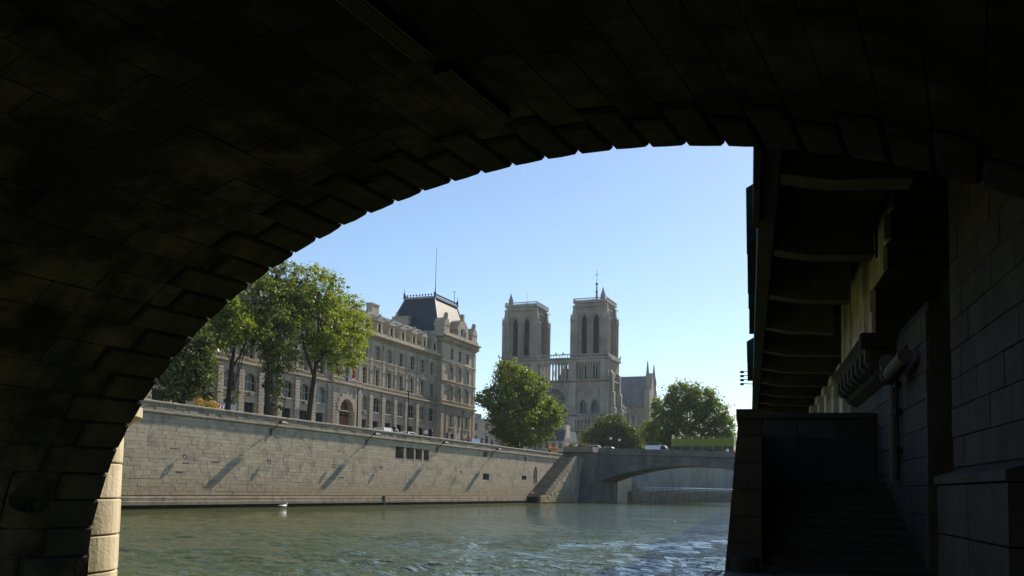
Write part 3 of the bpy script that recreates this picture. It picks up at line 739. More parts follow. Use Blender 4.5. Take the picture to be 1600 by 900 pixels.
# bracket floodlight high on the bay
fl = thing('bracket_floodlight', 'black floodlight on a triangular wall bracket high under the roadway', 'floodlight', TL(22.6, 2.85, 8.0), LB)
mb = MB(TL); mb.tube([(22.6, 2.88, 8.3), (22.6, 2.3, 8.35)], .03, 6); mb.tube([(22.6, 2.88, 7.7), (22.6, 2.3, 8.3)], .03, 6); mb.tube([(22.6, 2.88, 7.6), (22.6, 2.88, 8.4)], .03, 6); mb.build('bracket', M_IRON, fl, world=True)
mb = MB(TL); mb.tube([(22.6, 2.3, 7.95), (22.6, 1.75, 7.85)], [.08, .17], 10); mb.build('lamp_body', M_IRON, fl, world=True)
mb = MB(TL); mb.ball((22.45, 1.95, 7.95), .06, 8); mb.build('lens', M_GREY, fl, world=True)
# ------------------------------------------------------------------ opposite quay wall (plane Y = 55, facing -Y)
random.seed(11)
qw = thing('quay_wall', 'long sunlit stone river wall of the opposite quay with moss and stains', 'wall', (100, 55, 0))
def TQ(x, y, z): return (x, 55.0+y, z)
holes = [(97.45, 99.5, 5.68, 7.08), (100.15, 102.2, 5.68, 7.05), (102.6, 104.35, 5.70, 7.0), (104.85, 106.3, 5.68, 6.98),
         (123.8, 125.1, 6.95, 7.6), (123.7, 126.0, 3.5, 4.35), (139.4, 141.5, 3.75, 4.4), (140.4, 141.2, 7.05, 7.6)]
m = MB(TQ); wall_holes(m, 20, 141.6, -1.0, 8.0, 0.0, holes, 0.9, back=True)
# above and beside the stair recess the wall steps down with the flight
wall_holes(m, 141.6, 158.5, -1.0, 8.0, 0.0, [], 0.9)
m.build('wall_core', M_QUAYB, qw, world=True)
m = MB(TQ)
masonry(m, 34, 80, 1.1, 7.74, 0.0, 0.34, 0.6, 1.5, 0.02, 0.008, holes, dv=0.014, gap=.009)
masonry(m, 80, 158, 1.1, 7.74, 0.0, 0.34, 0.6, 1.5, 0.02, 0.008, holes, dv=0.010, gap=.009)
m.build('face_stonework', M_QUAY, qw, world=True, kind='stuff')
m = MB(TQ)     # eroded open joints and missing bits near the left end
for k in range(12):
    x = 56+random.random()*30; z = 2.6+random.random()*4.6; w = .3+random.random()*.8
    m.box(x, x+w, -.032, -.01, z, z+.035+.03*random.random())
m.build('eroded_joint', M_MORTAR, qw, world=True, kind='stuff')
# foot ledge: bands of long blocks with a dark undercut
x = 34.0
while x < 141.5:
    b = min(x+5.9+random.random()*.6, 141.5)
    mb = MB(TQ); mb.prism([(0, .98), (-.30, .98), (-.34, .92), (-.34, .30), (0, .30)], x+.012, b-.012, 'x'); mb.build('ledge_block', M_LEDGE, qw, world=True); x = b
mb = MB(TQ); mb.prism([(-.34, .62), (-.40, .62), (-.42, .58), (-.42, .30), (-.34, .30)], 34, 141.4, 'x'); mb.build('fender_rail', M_LEDGE, qw, world=True)
mb = MB(TQ); mb.box(34, 141.4, -.22, 0, -1, .3); mb.build('undercut', M_MORTAR, qw, world=True)
mb = MB(TQ); mb.box(94.2, 94.6, -.46, -.30, -.5, 1.1); mb.build('fender_post', M_MORTAR, qw, world=True)
# string band, parapet stones, parapet coping
x = 34.0; k = 0
while x < 159.8:
    b = min(x+1.15+.3*random.random(), 159.9)
    mb = MB(TQ); mb.prism([(.0, 7.99), (-.17, 7.99), (-.20, 7.95), (-.20, 7.83), (-.12, 7.76), (0, 7.74)], x+.006, b-.006, 'x'); mb.build('band_stone', M_COPING, qw, world=True); x = b
m = MB(TQ); m.box(34, 159.8, 0.04, .42, 8.0, 8.62); m.build('parapet_core', M_QUAYB, qw, world=True)
m = MB(TQ); masonry(m, 34, 159.8, 8.0, 8.6, 0.04, .30, .5, 1.3, .05, .014, dv=.05); m.build('parapet_stonework', M_COPING, qw, world=True, kind='stuff')
x = 34.0; 
while x < 159.8:
    b = min(x+1.5+.5*random.random(), 159.9); dz = (random.random()-.5)*.025
    mb = MB(TQ); mb.prism([(.48, 8.62), (-.07, 8.62), (-.07, 8.75+dz), (-.02, 8.80+dz), (.42, 8.80+dz), (.48, 8.76+dz)], x+.008, b-.008, 'x'); mb.build('parapet_slab', M_COPING, qw, world=True); x = b
# lancet-shaped ladder recess trim and drain stain stone
mb = MB(TQ); mb.tube([(145.2, -.05, 3.3), (145.2, -.05, 5.4), (145.7, -.05, 6.1), (146.2, -.05, 5.4), (146.2, -.05, 3.3)], .05, 5)
for z in (3.6, 4.0, 4.4, 4.8, 5.2): mb.tube([(145.2, -.05, z), (146.2, -.05, z)], .025, 4)
lad = mb.build('wall_ladder', M_IRON); tag(lad, 'dark iron ladder with a pointed top fixed to the river wall beside the quay stairs', 'ladder')
mb = MB(); mb.lathe(143.3, 54.55, [(.16, 1.0), (.16, 1.5), (.22, 1.55), (.20, 1.72), (.02, 1.78)], 10); tag(mb.build('mooring_bollard', M_WHITE), 'small white mooring bollard on the ledge at the foot of the quay stairs', 'bollard')

# bracket lamps on the wall
def wall_lamp(x, label):
    o = thing('wall_lamp', label, 'lamp', (x, 54.95, 7.2), 0, 'bracket floodlights along the river wall')
    mb = MB(); mb.box(-.12, .12, -.06, .0, -.35, .35); mb.build('wall_plate', M_IRON, o)
    mb = MB(); mb.tube([(-.03, 0, -.1), (.1, -.3, .35), (.35, -.65, .85), (.55, -.82, .98)], .035, 6); mb.tube([(0, 0, .3), (.1, -.3, .42)], .025, 5); mb.build('arm', M_IRON, o)
    mb = MB(); mb.frus(.2, 1.35, -1.12, -.62, .90, .42, 1.1, -1.0, -.74, 1.10); mb.box(.2, 1.35, -1.12, -.62, .84, .90); mb.build('lamp_head', M_IRON, o)
    return o
wall_lamp(72.95, 'leftmost bracket floodlight on the river wall, over the longest diagonal shadow')
wall_lamp(90.6, 'second bracket floodlight from the left on the river wall, left of the four openings')
wall_lamp(108.5, 'third bracket floodlight on the river wall, just right of the four dark openings')
wall_lamp(126.6, 'farthest bracket floodlight on the river wall, above the small square openings')
def ring(x, z, label):
    o = thing('mooring_ring', label, 'mooring ring', (x, 54.95, z), 0, 'iron mooring rings on the river wall')
    mb = MB(); mb.tube([(0, 0, 0), (0, -.16, 0), (0, -.20, -.03)], .035, 6); mb.build('stem', M_IRON, o)
    mb = MB(); mb.tube([(.22*cos(a*pi/6), -.20+.05*sin(a*pi/6), -.16+.22*sin(a*pi/6)) for a in range(13)], .035, 6, False); mb.build('ring', M_IRON, o)
ring(61.2, 4.5, 'mooring ring farthest left on the river wall, near the bridge pier')
ring(72.6, 4.45, 'mooring ring below and left of the first bracket floodlight')
ring(83.9, 4.4, 'mooring ring left of the shadow of the second bracket floodlight')
ring(93.8, 4.5, 'mooring ring a little left of the four dark openings')
ring(115.7, 4.55, 'mooring ring right of the four dark openings')

# quay stairs: solid steps facing the viewer, sawtooth side wall over the water
qs = thing('quay_stairs', 'long dark quay stairs with a sawtooth sunlit side wall, left of the far bridge', 'stairs', (150, 53.5, 0))
NQ = 26; X0, X1, Z0, Z1 = 142.2, 158.2, 1.0, 8.2
for k in range(NQ):
    xa = X0+(X1-X0)*k/NQ; z1 = Z0+(Z1-Z0)*(k+1)/NQ; xb = X0+(X1-X0)*(k+1)/NQ
    mb = MB(); mb.box(xa, xb+.1, 52.25, 54.96, z1-.45, z1); mb.build('step', M_LEDGE, qs, world=True)
mb = MB()
prof = [(139.6, -1), (139.6, .9), (X0, .9)]
for k in range(NQ):
    xa = X0+(X1-X0)*k/NQ; z1 = Z0+(Z1-Z0)*(k+1)/NQ; prof += [(xa, z1+.02+.12*(k % 2)), (xa+.34, z1+.16)]
prof += [(159.6, Z1+.2), (159.6, -1)]
mb.prism(prof, 51.95, 52.24, 'y'); mb.build('side_wall', M_QUAYB, qs, world=True)
m = MB(lambda x, y, z: (x, 51.95+y, z)); random.seed(4)
for j in range(22):
    z0 = .1+j*.38; xs = max(140, X0+(z0-.55)*(X1-X0)/(Z1-Z0)+.9) if z0 > .9 else 140.0
    x = xs
    while x < 158.6-(.0): 
        b = min(x+.5+random.random()*.8, 158.8); m.slab(x+.012, b-.012, z0+.01, z0+.37, 0, .04+random.random()*.05, .02); x = b
m.build('rubble_stonework', M_QUAY, qs, world=True, kind='stuff')
mb = MB(); mb.box(141.0, 144, 52.3, 54.9, -1, .99); mb.build('foot_landing', M_MORTAR, qs, world=True)
mb = MB()      # concave flare into the bridge abutment, with a lighter rim
N = 12; 
def fl_x(z): q = min(max((z+.5)/8.6, 0), 1); return 158.6 + 3.2*(q**2.2)
for k in range(N):
    z0, z1 = -1+9.1*k/N, -1+9.1*(k+1)/N
    mb.poly([(fl_x(z0)-1.2, 51.9, z0), (fl_x(z0), 51.55, z0), (fl_x(z1), 51.55, z1), (fl_x(z1)-1.2, 51.9, z1)])
    mb.poly([(fl_x(z0), 51.55, z0), (fl_x(z0)+.1, 52.2, z0), (fl_x(z1)+.1, 52.2, z1), (fl_x(z1), 51.55, z1)])
mb.build('flared_return', M_COPING, qs, world=True)

# ------------------------------------------------------------------ far bridge over the same arm
pb_ = thing('far_bridge', 'grey single arch stone bridge crossing the river below the cathedral', 'bridge', (175, 34, 0))
BX0, BX1 = 166.0, 178.4
SPN, SPS, CRZ, SPZ = 50.0, 16.9, 7.05, 3.9
vc = (SPN+SPS)/2; half = (SPN-SPS)/2; rise = CRZ-SPZ; Rr = (half*half+rise*rise)/(2*rise)
def arcz(y): return CRZ-Rr+sqrt(max(Rr*Rr-(y-vc)**2, 0))
def dk(y): return 8.55+(y-25)*0.028           # deck level falls towards the left bank
m = MB(); N = 36
ys = [SPS+(SPN-SPS)*k/N for k in range(N+1)]
allseg = [(-2.0, SPS, -1, -1)] + [(a, b, arcz(a), arcz(b)) for a, b in zip(ys, ys[1:])] + [(SPN, 57.5, -1, -1)]
for a, b, za, zb in allseg:
    for X in (BX0, BX1): m.poly([(X, a, za), (X, b, zb), (X, b, dk(b)), (X, a, dk(a))])
    m.poly([(BX0, a, dk(a)), (BX1, a, dk(a)), (BX1, b, dk(b)), (BX0, b, dk(b))])
    if za > 0: m.poly([(BX0, a, za), (BX1, a, za), (BX1, b, zb), (BX0, b, zb)])
for Y in (SPS, SPN): m.poly([(BX0, Y, -1), (BX1, Y, -1), (BX1, Y, SPZ), (BX0, Y, SPZ)])
m.poly([(BX0, 57.5, -1), (BX1, 57.5, -1), (BX1, 57.5, 9.3), (BX0, 57.5, 9.3)])
m.build('bridge_core', M_BRG, pb_, world=True)
# ring stones and keystone
for k in range(N):
    a, b = ys[k], ys[k+1]; 
    for X, d in ((BX0, -.10),):
        mb = MB(); mb.prism([(a+.02, arcz(a)-.03), (b-.02, arcz(b)-.03), (b-.02+(b-vc)/Rr*.85, arcz(b)+.85), (a+.02+(a-vc)/Rr*.85, arcz(a)+.85)], X+d, X+.4, 'x'); mb.build('arch_stone', M_BRG, pb_, world=True)
mb = MB(); mb.prism([(vc-.75, CRZ-.12), (vc+.75, CRZ-.12), (vc+.95, CRZ+1.45), (vc-.95, CRZ+1.45)], BX0-.35, BX0-.1, 'x'); mb.build('keystone', M_BRG, pb_, world=True)
# cornice, parapet blocks, parapet coping
y = -2.0
while y < 56.9:
    b = min(y+2.4, 57); 
    mb = MB(); i = [mb.P(x, yy, dk(yy)+dz) for (x, dz) in ((BX0-.32, -.05), (BX0-.32, .12), (BX0+.3, .12), (BX0+.3, -.05)) for yy in (y+.01, b-.01)]
    for q in ((0,2,4,6), (1,3,5,7), (0,1,3,2), (2,3,5,4), (4,5,7,6), (6,7,1,0)): mb.F(*[i[j] for j in q])
    mb.build('cornice_stone', M_COPING, pb_, world=True)
    for X in (BX0, BX1-.4):
        mb = MB(); i = [mb.P(x, yy, dk(yy)+dz) for (x, dz) in ((X-.02, .12), (X-.02, 1.0), (X+.4, 1.0), (X+.4, .12)) for yy in (y+.012, b-.012)]
        for q in ((0,2,4,6), (1,3,5,7), (0,1,3,2), (2,3,5,4), (4,5,7,6), (6,7,1,0)): mb.F(*[i[j] for j in q])
        mb.build('parapet_block', M_BRG, pb_, world=True)
    y = b
# abutment towards the quay stairs: projecting pier with a moulded cap line
mb = MB(); mb.box(162.2, 166.0, 49.8, 51.6, -1, 5.2); mb.box(162.35, 166.0, 49.9, 51.6, 5.2, dk(51)); mb.box(161.9, 163.5, 51.4, 53.2, -1, 1.7); mb.build('abutment_pier', M_BRG, pb_, world=True)
m = MB(lambda x, y, z: (166.0+y, -x, z))
for j in range(16):
    z0 = .6+.5*j; x = -54.0+random.random()
    while x < 2:
        b = x+1.0+random.random()*.9; yy = -(x+b)/2; top = dk(yy)-.1
        inside = SPS-.3 < yy < SPN+.3
        if z0+.5 < top and (not inside or z0 > max(arcz(-x) if SPS < -x < SPN else 4, arcz(-b) if SPS < -b < SPN else 4)+.9) and b < -SPS*0+(-0) and x > -51.0: m.slab(x+.012, b-.012, z0+.01, z0+.49, 0, .03+random.random()*.02, .015)
        x = b
m.build('spandrel_stonework', M_BRG, pb_, world=True, kind='stuff')
mb = MB(); mb.box(161.9, 166, 49.6, 51.9, 5.2, 5.45); mb.build('abutment_band', M_COPING, pb_, world=True)
mb = MB(); mb.box(161.6, 166, 49.7, 55.3, dk(52)-.05, dk(52)+.12); mb.box(161.8, 166, 49.9, 50.4, dk(52)+.12, dk(52)+1.0); mb.box(161.8, 162.2, 50.4, 55.3, dk(52)+.12, dk(52)+1.0); mb.build('abutment_parapet', M_COPING, pb_, world=True)
mb = MB(); mb.box(162.3, 166.0, 51.6, 57, -1, dk(52)-.06); mb.build('abutment_wall', M_BRG, pb_, world=True)
mb = MB(); mb.box(161.9, 162.29, 52.6, 53.4, -1, 6.6); mb.build('abutment_rib', M_COPING, pb_, world=True)

# quay beyond the bridge: wall, walkway with railing, ramp
fq = thing('far_quay_wall', 'pale concrete river wall seen through the far bridge arch', 'wall', (212, 42, 0))
A_, B_ = Vector((189.0, 50.6)), Vector((240.0, 32.3)); Dd = (B_-A_).normalized(); LN = (B_-A_).length; Nn = Vector((Dd.y, -Dd.x))
def TF(x, y, z): p = A_ + Dd*x - Nn*y; return (p.x, p.y, z)      # outward -y towards the water
x = 0.0
while x < LN:
    b = min(x+5.2, LN)
    mb = MB(TF); mb.box(x+.02, b-.02, 0, .6, 1.9, 7.7); mb.build('wall_panel', M_FARQ, fq, world=True)
    mb = MB(TF); mb.box(x+.02, b-.02, -2.2, -1.6, -1, 2.2); mb.build('walkway_edge', M_LEDGE, fq, world=True)
    mb = MB(TF); mb.box(x+.01, b-.01, 0.05, .5, 7.7, 8.9); mb.box(x, b, -.1, .6, 8.9, 9.1); mb.build('wall_coping', M_FARQ, fq, world=True)
    x = b
mb = MB(TF); mb.box(-2, LN+30, -2.19, .1, -1, 2.15); mb.build('walkway', M_PAVE, fq, world=True)
mb = MB(TF); mb.box(LN+.01, LN+60, 0, .6, -1, 9.1); mb.build('wall_end', M_FARQ, fq, world=True)
mb = MB(TF); mb.prism([(LN-9, 2.2), (LN-1, 7.2), (LN-1, 2.2)], -1.5, -.02, 'y'); mb.build('ramp', M_LBDARK, fq, world=True)
mb = MB(TF); mb.prism([(-1.5, -1), (-1.5, 3.7), (3.6, 1.4), (3.6, -1)], -2.6, -2.2, 'y'); mb.build('slipway_cheek', M_LEDGE, fq, world=True)
mb = MB(); mb.box(178.42, 189.6, 49.75, 52.4, -1, 7.9); mb.build('return_pier', M_CUT, fq, world=True)  # pale stone stands in for sunlight on this face
rl_ = thing('river_railing', 'white horizontal railing along the low walkway beyond the far bridge', 'railing', (212, 41, 2.2))
for z in (2.75, 3.15): 
    mb = MB(TF); mb.tube([(3.8, -2.0, z), (LN, -2.0, z)], .07, 6); mb.build('rail', M_WHITE, rl_, world=True)
for k in range(14):
    mb = MB(TF); mb.tube([(3.8+k*3.9, -2.0, 2.2), (3.8+k*3.9, -2.0, 3.15)], .05, 6); mb.build('post', M_WHITE, rl_, world=True)

# ------------------------------------------------------------------ the long police-headquarters style building
PY = 74.0
pr = thing('palace_building', 'long beige stone government building with arched ground floor and corner pavilion', 'building', (112, 74, 8))
def TP(x, y, z): return (x, PY+y, z)
BAY = 3.81; C0 = 120.85          # window axes right of the entrance bay
axes = [C0+BAY*k for k in range(6)]            # 120.85 .. 139.9
right = axes + [143.4]
left = [109.3-BAY*1.02*k for k in range(16)]       # to the left of the entrance bay
ent = 115.4
# main wall with openings
H = []
for c in right+left:
    H.append((c-1.15, c+1.15, 13.9, 16.1, 'seg', .7)); H.append((c-1.05, c+1.05, 8.6, 12.45))
    H.append((c-.62, c+.62, 18.0, 20.55, 'round', .28)); H.append((c-.58, c+.58, 22.1, 24.3, 'round', .5))
m = MB(TP)
lefts = [h for h in H if h[1] < 111.4]; rights = [h for h in H if h[0] > 119.5]
wall_holes(m, 48, 111.6, 8, 25.2, 0, lefts, .45); wall_holes(m, 119.5, 145.6, 8, 25.2, 0, rights, .45)
He = [(ent-1.75, ent+1.75, 8.1, 15.0, 'round', 1.75), (ent-.72, ent+.72, 18.3, 21.3, 'round', .35), (ent-.65, ent+.65, 22.5, 24.6, 'round', .4)]
wall_holes(m, 111.6, 119.5, 8, 25.2, -.35, He, .9)
m.poly([(111.6, -.35, 8), (111.6, 0, 8), (111.6, 0, 25.2), (111.6, -.35, 25.2)]); m.poly([(119.5, -.35, 8), (119.5, 0, 8), (119.5, 0, 25.2), (119.5, -.35, 25.2)])
m.build('wall', M_PREF, pr, world=True)
m = MB(TP); m.box(48, 145.5, .9, 16, 8, 25.6); m.build('inner_core', M_PREFD, pr, world=True)
# rusticated piers between ground floor bays, plain pilasters above
edges = [c+BAY/2 for c in axes[:-1]] + [141.65] + [c+BAY*.51 for c in left] + [119.6-.0]
def rust(x0, x1, z0, z1, y, d, h=.42, name='rusticated_pier', par=pr, T=TP):
    mb = MB(T); n = round((z1-z0)/h); hh = (z1-z0)/n
    for k in range(n):
        q = .06 if k % 2 else 0
        mb.box(x0+q, x1-q, y-d, y, z0+k*hh+.025, z0+(k+1)*hh-.025)
    o = mb.build(name, M_PREF, par, world=True); o['kind'] = 'stuff' if False else 'part'; del o['kind']; return o
for e in edges:
    rust(e-.52, e+.52, 8.1, 16.9, 0, .28)
    rust(e-.36, e+.36, 18.2, 24.9, 0, .13, h=.36)
for e0, e1 in ((111.75, 113.3), (117.5, 119.35)): rust(e0, e1, 8.1, 16.6, -.35, .16)
for e0, e1 in ((111.75, 112.5), (118.6, 119.35)): rust(e0, e1, 18.2, 24.9, -.35, .12)
m = MB(TP)   # voussoirs round the portal
for k in range(15):
    a0, a1 = pi*k/15+.012, pi*(k+1)/15-.012; r0, r1 = 1.76, 2.75 if k % 2 else 2.5
    q = [(ent-r0*cos(a0), 13.25+r0*sin(a0)), (ent-r1*cos(a0), 13.25+r1*sin(a0)), (ent-r1*cos(a1), 13.25+r1*sin(a1)), (ent-r0*cos(a1), 13.25+r0*sin(a1))]
    mb = MB(TP); mb.prism(q, -.56, -.35, 'y'); mb.build('portal_voussoir', M_PREF, pr, world=True)
mb = MB(TP); mb.box(ent-1.75, ent+1.75, .3, .4, 8.1, 15); mb.build('portal_door', M_WOOD, pr, world=True)
mb = MB(TP); mb.box(ent-1.75, ent+1.75, .22, .32, 12.5, 12.75)
for k in (-1, 0, 1): mb.box(ent+k*.8-.05, ent+k*.8+.05, .22, .32, 12.7, 15)
mb.build('portal_transom', M_IRON, pr, world=True)
# horizontal bands
def band(x0, x1, z0, z1, d, y=0, name='string_course', mm=None, T=TP, par=pr):
    mb = MB(T); mb.prism([(y, z0), (y-d*.5, z0+(z1-z0)*.15), (y-d, z0+(z1-z0)*.5), (y-d, z1-.03), (y-d+.05, z1), (y, z1)], x0, x1, 'x'); return mb.build(name, mm or M_TRIM, par, world=True)
for x0, x1, y in ((48, 111.5, 0), (119.6, 145.6, 0), (111.5, 119.6, -.35)):
    band(x0, x1, 16.95, 17.35, .42, y); band(x0, x1, 17.75, 18.0, .22, y); band(x0, x1, 21.75, 21.95, .16, y)
    band(x0, x1, 25.0, 25.25, .25, y); band(x0, x1, 25.45, 25.95, .75, y, 'cornice')
    band(x0, x1, 13.1, 13.3, .10, y)
    mb = MB(TP); x = x0+.3
    while x < x1-.3: mb.box(x, x+.22, y-.50, y, 25.26, 25.45); x += .55
    mb.build('modillions', M_TRIM, pr, world=True, kind='stuff')
    mb = MB(TP); mb.box(x0, x1, y-.45, y-.15, 25.95, 26.45); mb.build('gutter_parapet', M_TRIM, pr, world=True)
# shared window meshes: glass + frame, and surround
def win_mesh(w, zh, arch, cols=2, rows=3):
    g = MB(); g.box(-w/2, w/2, .30, .32, 0, zh)
    f = MB(); 
    for k in range(cols+1): x = -w/2+w*k/cols; f.box(x-.045, x+.045, .24, .30, 0, zh)
    for k in range(rows+1): z = zh*k/rows; f.box(-w/2, w/2, .245, .295, z-.04, z+.04)
    return g.mesh('window', M_GLASS), f.mesh('frame', M_FRAME)
def sur_mesh(w, zh, ped, side=.18, dep=.10, arch=0):
    s = MB(); s.box(-w/2-side, -w/2, -dep, 0, -.05, zh); s.box(w/2, w/2+side, -dep, 0, -.05, zh)
    s.box(-w/2-side-.08, w/2+side+.08, -dep-.1, 0, -.25, -.05)
    if arch: 
        L = arch_pts(-w/2, w/2, zh, arch, 'round', 5)
        o = [(x*1.0+(side if x > 0 else -side if x < 0 else 0), z+side) for x, z in L]
        for (p, q, r, t_) in zip(L, L[1:], o[1:], o): s.prism([p, q, r, t_], -dep, 0, 'y')
    else: s.box(-w/2-side, w/2+side, -dep, 0, zh, zh+.22)
    if ped == 'flat': s.box(-w/2-side-.12, w/2+side+.12, -dep-.22, 0, zh+.34, zh+.48); s.box(-w/2-side, w/2+side, -dep-.03, 0, zh+.2, zh+.34)
    if ped == 'tri': s.prism([(-w/2-side-.14, zh+.34), (w/2+side+.14, zh+.34), (0, zh+.80)], -dep-.2, 0, 'y'); s.box(-w/2-side, w/2+side, -dep-.03, 0, zh+.2, zh+.34)
    return s.mesh('window_surround', M_TRIM)
random.seed(3)
WM = {'g': win_mesh(2.3, 2.2, 1, 3, 2), 'b': win_mesh(2.1, 3.85, 0, 2, 4), '2': win_mesh(1.24, 2.55, 1, 2, 4), '3': win_mesh(1.16, 2.2, 1, 2, 3), 'p': win_mesh(1.15, 2.3, 0, 2, 3), 'd': win_mesh(.8, 1.2, 0, 2, 2)}
SM = {'g': sur_mesh(2.3, 2.2, None, .2, .07, .7), '2': sur_mesh(1.24, 2.55, 'flat', .2, .12), '3': sur_mesh(1.16, 2.2, None, .2, .1, .5), 'p': sur_mesh(1.15, 2.3, 'flat', .2, .12), 'p0': sur_mesh(1.15, 2.3, None, .16, .08)}
BL = {}
for k_, (g_, f_) in WM.items(): b_ = g_.copy(); b_.materials.clear(); b_.materials.append(M_GLASSB); BL[k_] = b_
bd_ = MB(); bd_.box(-1.05, 1.05, .36, .40, 0, 3.85); bd_.box(-.06, .06, .30, .36, 0, 3.85); bd_.box(-1.05, 1.05, .30, .36, 2.6, 2.7); BD = bd_.mesh('cellar_opening', M_LOUVRE)
WL = Vector((112, 74, 8))
def window(kind, x, z, par=pr, y=0, sur=None, yy=None):
    g, f = WM[kind]; base = parent_world(par).translation
    if random.random() < .28: g = BL[kind]
    o = put('window', g, par, (x-base.x, PY+y-base.y, z-base.z)); put('frame', f, o)
    if sur: put('window_surround', SM[sur], par, (x-base.x, PY+y-base.y, z-base.z))
for c in right+left:
    if c < 74: continue
    window('g', c, 13.9, sur='g'); put('cellar_opening', BD, pr, (c-112, 0, .6)); window('2', c, 18.0, sur='2'); window('3', c, 22.1, sur='3')
window('2', ent, 18.5, y=-.35, sur='2'); window('3', ent, 22.4, y=-.35, sur='3')
# air conditioners / small fittings under some ground-floor windows
for c in (left[1], left[4], right[0]):
    mb = MB(TP); mb.box(c-.35, c+.35, -.35, -.02, 13.3, 13.75); mb.build('air_conditioner', M_GREY, pr, world=True)
# mansard roof of the main block with stone dormers
mb = MB(TP); mb.poly([(48, .2, 26.0), (145.5, .2, 26.0), (145.5, 1.7, 29.6), (48, 1.7, 29.6)]); mb.poly([(48, 1.7, 29.6), (145.5, 1.7, 29.6), (145.5, 8, 31.2), (48, 8, 31.2)]); mb.poly([(48, 8, 31.2), (145.5, 8, 31.2), (145.5, 16, 29), (48, 16, 29)])
mb.build('mansard_roof', M_ZINC, pr, world=True)
mb = MB(TP); mb.box(48, 145.5, 1.5, 1.9, 29.55, 29.85); mb.build('roof_ridge', M_ZINC, pr, world=True)
dm = MB(); 
dm.box(-.85, -.42, -.25, 1.2, 0, 1.7); dm.box(.42, .85, -.25, 1.2, 0, 1.7); dm.box(-.42, .42, -.2, 1.2, 1.25, 1.7); dm.box(-1.0, 1.0, -.35, 1.4, 1.7, 1.88)
dm.prism([(-1.05, 1.88), (1.05, 1.88), (.55, 2.35), (0, 2.62), (-.55, 2.35)], -.35, 1.5, 'y'); dm.ball((0, -.3, 2.72), .2, 6); dm.box(-1.1, -.85, -.2, .2, 0, .5); dm.box(.85, 1.1, -.2, .2, 0, .5)
DM = dm.mesh('dormer', M_TRIM); wd = MB(); wd.box(-.42, .42, .0, .03, 0, 1.25); WD = wd.mesh('dormer_window', M_GLASS)
for k in range(18):
    c = 143.3-BAY*k
    if c < 76: break
    o = put('dormer', DM, pr, (c-112, -.25, 18.45)); put('dormer_window', WD, o)
    q = c-BAY/2
for c in (134.5,):
    mb = MB(TP); mb.box(c-1.2, c+1.2, 6.5, 7.6, 29.5, 33.2); mb.box(c-1.3, c+1.3, 6.4, 7.7, 33.2, 33.45); mb.build('chimney', M_BEIGE, pr, world=True)

# corner pavilion: its own parts of the same building
PX0, PX1, PD = 145.6, 160.2, -.75
wx = [149.85, 153.25, 156.6]
Hp = []
for c in wx:
    Hp += [(c-.6, c+.6, 25.7, 27.6), (c-.58, c+.58, 22.0, 24.25), (c-.58, c+.58, 18.2, 20.55), (c-.6, c+.6, 13.1, 15.7), (c-.5, c+.5, 9.0, 11.2)]
m = MB(TP); wall_holes(m, PX0, PX1, 8, 28.4, PD, Hp, .45)
m.T = lambda x, y, z: (PX0+y, PY+PD+x*1.0, z)
m.T = None
for X in (PX0, PX1): m.poly([(X, PY+PD, 8), (X, PY+16, 8), (X, PY+16, 28.4), (X, PY+PD, 28.4)])
m.build('pavilion_wall', M_PREF, pr, world=True)
mb = MB(TP); mb.box(PX0+.1, PX1-.1, PD+.6, 15.8, 8, 28.3); mb.build('pavilion_core', M_PREFD, pr, world=True)
for (a, b) in ((PX0, PX0+1.1), (PX1-1.1, PX1)):
    rust(a-.02, b+.02, 8.1, 16.8, PD, .14, name='rusticated_quoins'); rust(a, b, 18.2, 28.0, PD, .10, name='rusticated_quoins')
for c in (151.55, 154.95, 148.2, 158.25): rust(c-.5, c+.5, 8.1, 16.6, PD, .10); 
def bandp(z0, z1, d, name='string_course'):
    band(PX0-d*.6, PX1+d*.6, z0, z1, d, PD, name)
    mb = MB(); mb.box(PX0-d*.7, PX0, PY+PD, PY+14, z0+.1, z1); mb.box(PX1, PX1+d*.7, PY+PD, PY+14, z0+.1, z1); mb.build(name, M_TRIM, pr, world=True)
bandp(16.95, 17.35, .42); bandp(17.75, 18.0, .2); bandp(21.4, 21.65, .25); bandp(25.0, 25.2, .22); bandp(28.35, 28.6, .3); bandp(29.25, 29.75, .95, 'cornice')
mb = MB(TP)
x = PX0+.1
while x < PX1-.2: mb.box(x, x+.3, PD-.75, PD, 28.62, 29.24); x += .75
mb.build('corbel_table', M_TRIM, pr, world=True, kind='stuff')
mb = MB(TP); mb.box(PX0, PX1, PD+.05, 14, 28.3, 30.2); mb.box(PX0-.3, PX1+.3, PD-.4, PD-.1, 29.75, 30.35); mb.box(PX0-.35, PX0-.1, PD-.4, 12, 29.75, 30.35); mb.build('attic_parapet', M_TRIM, pr, world=True)
for c in wx:
    for z, k, s in ((22.0, 'p', 'p'), (18.2, 'p', 'p'), (13.3, 'p', 'p0'), (25.6, 'p', None)): window(k, c, z, y=PD, sur=s)
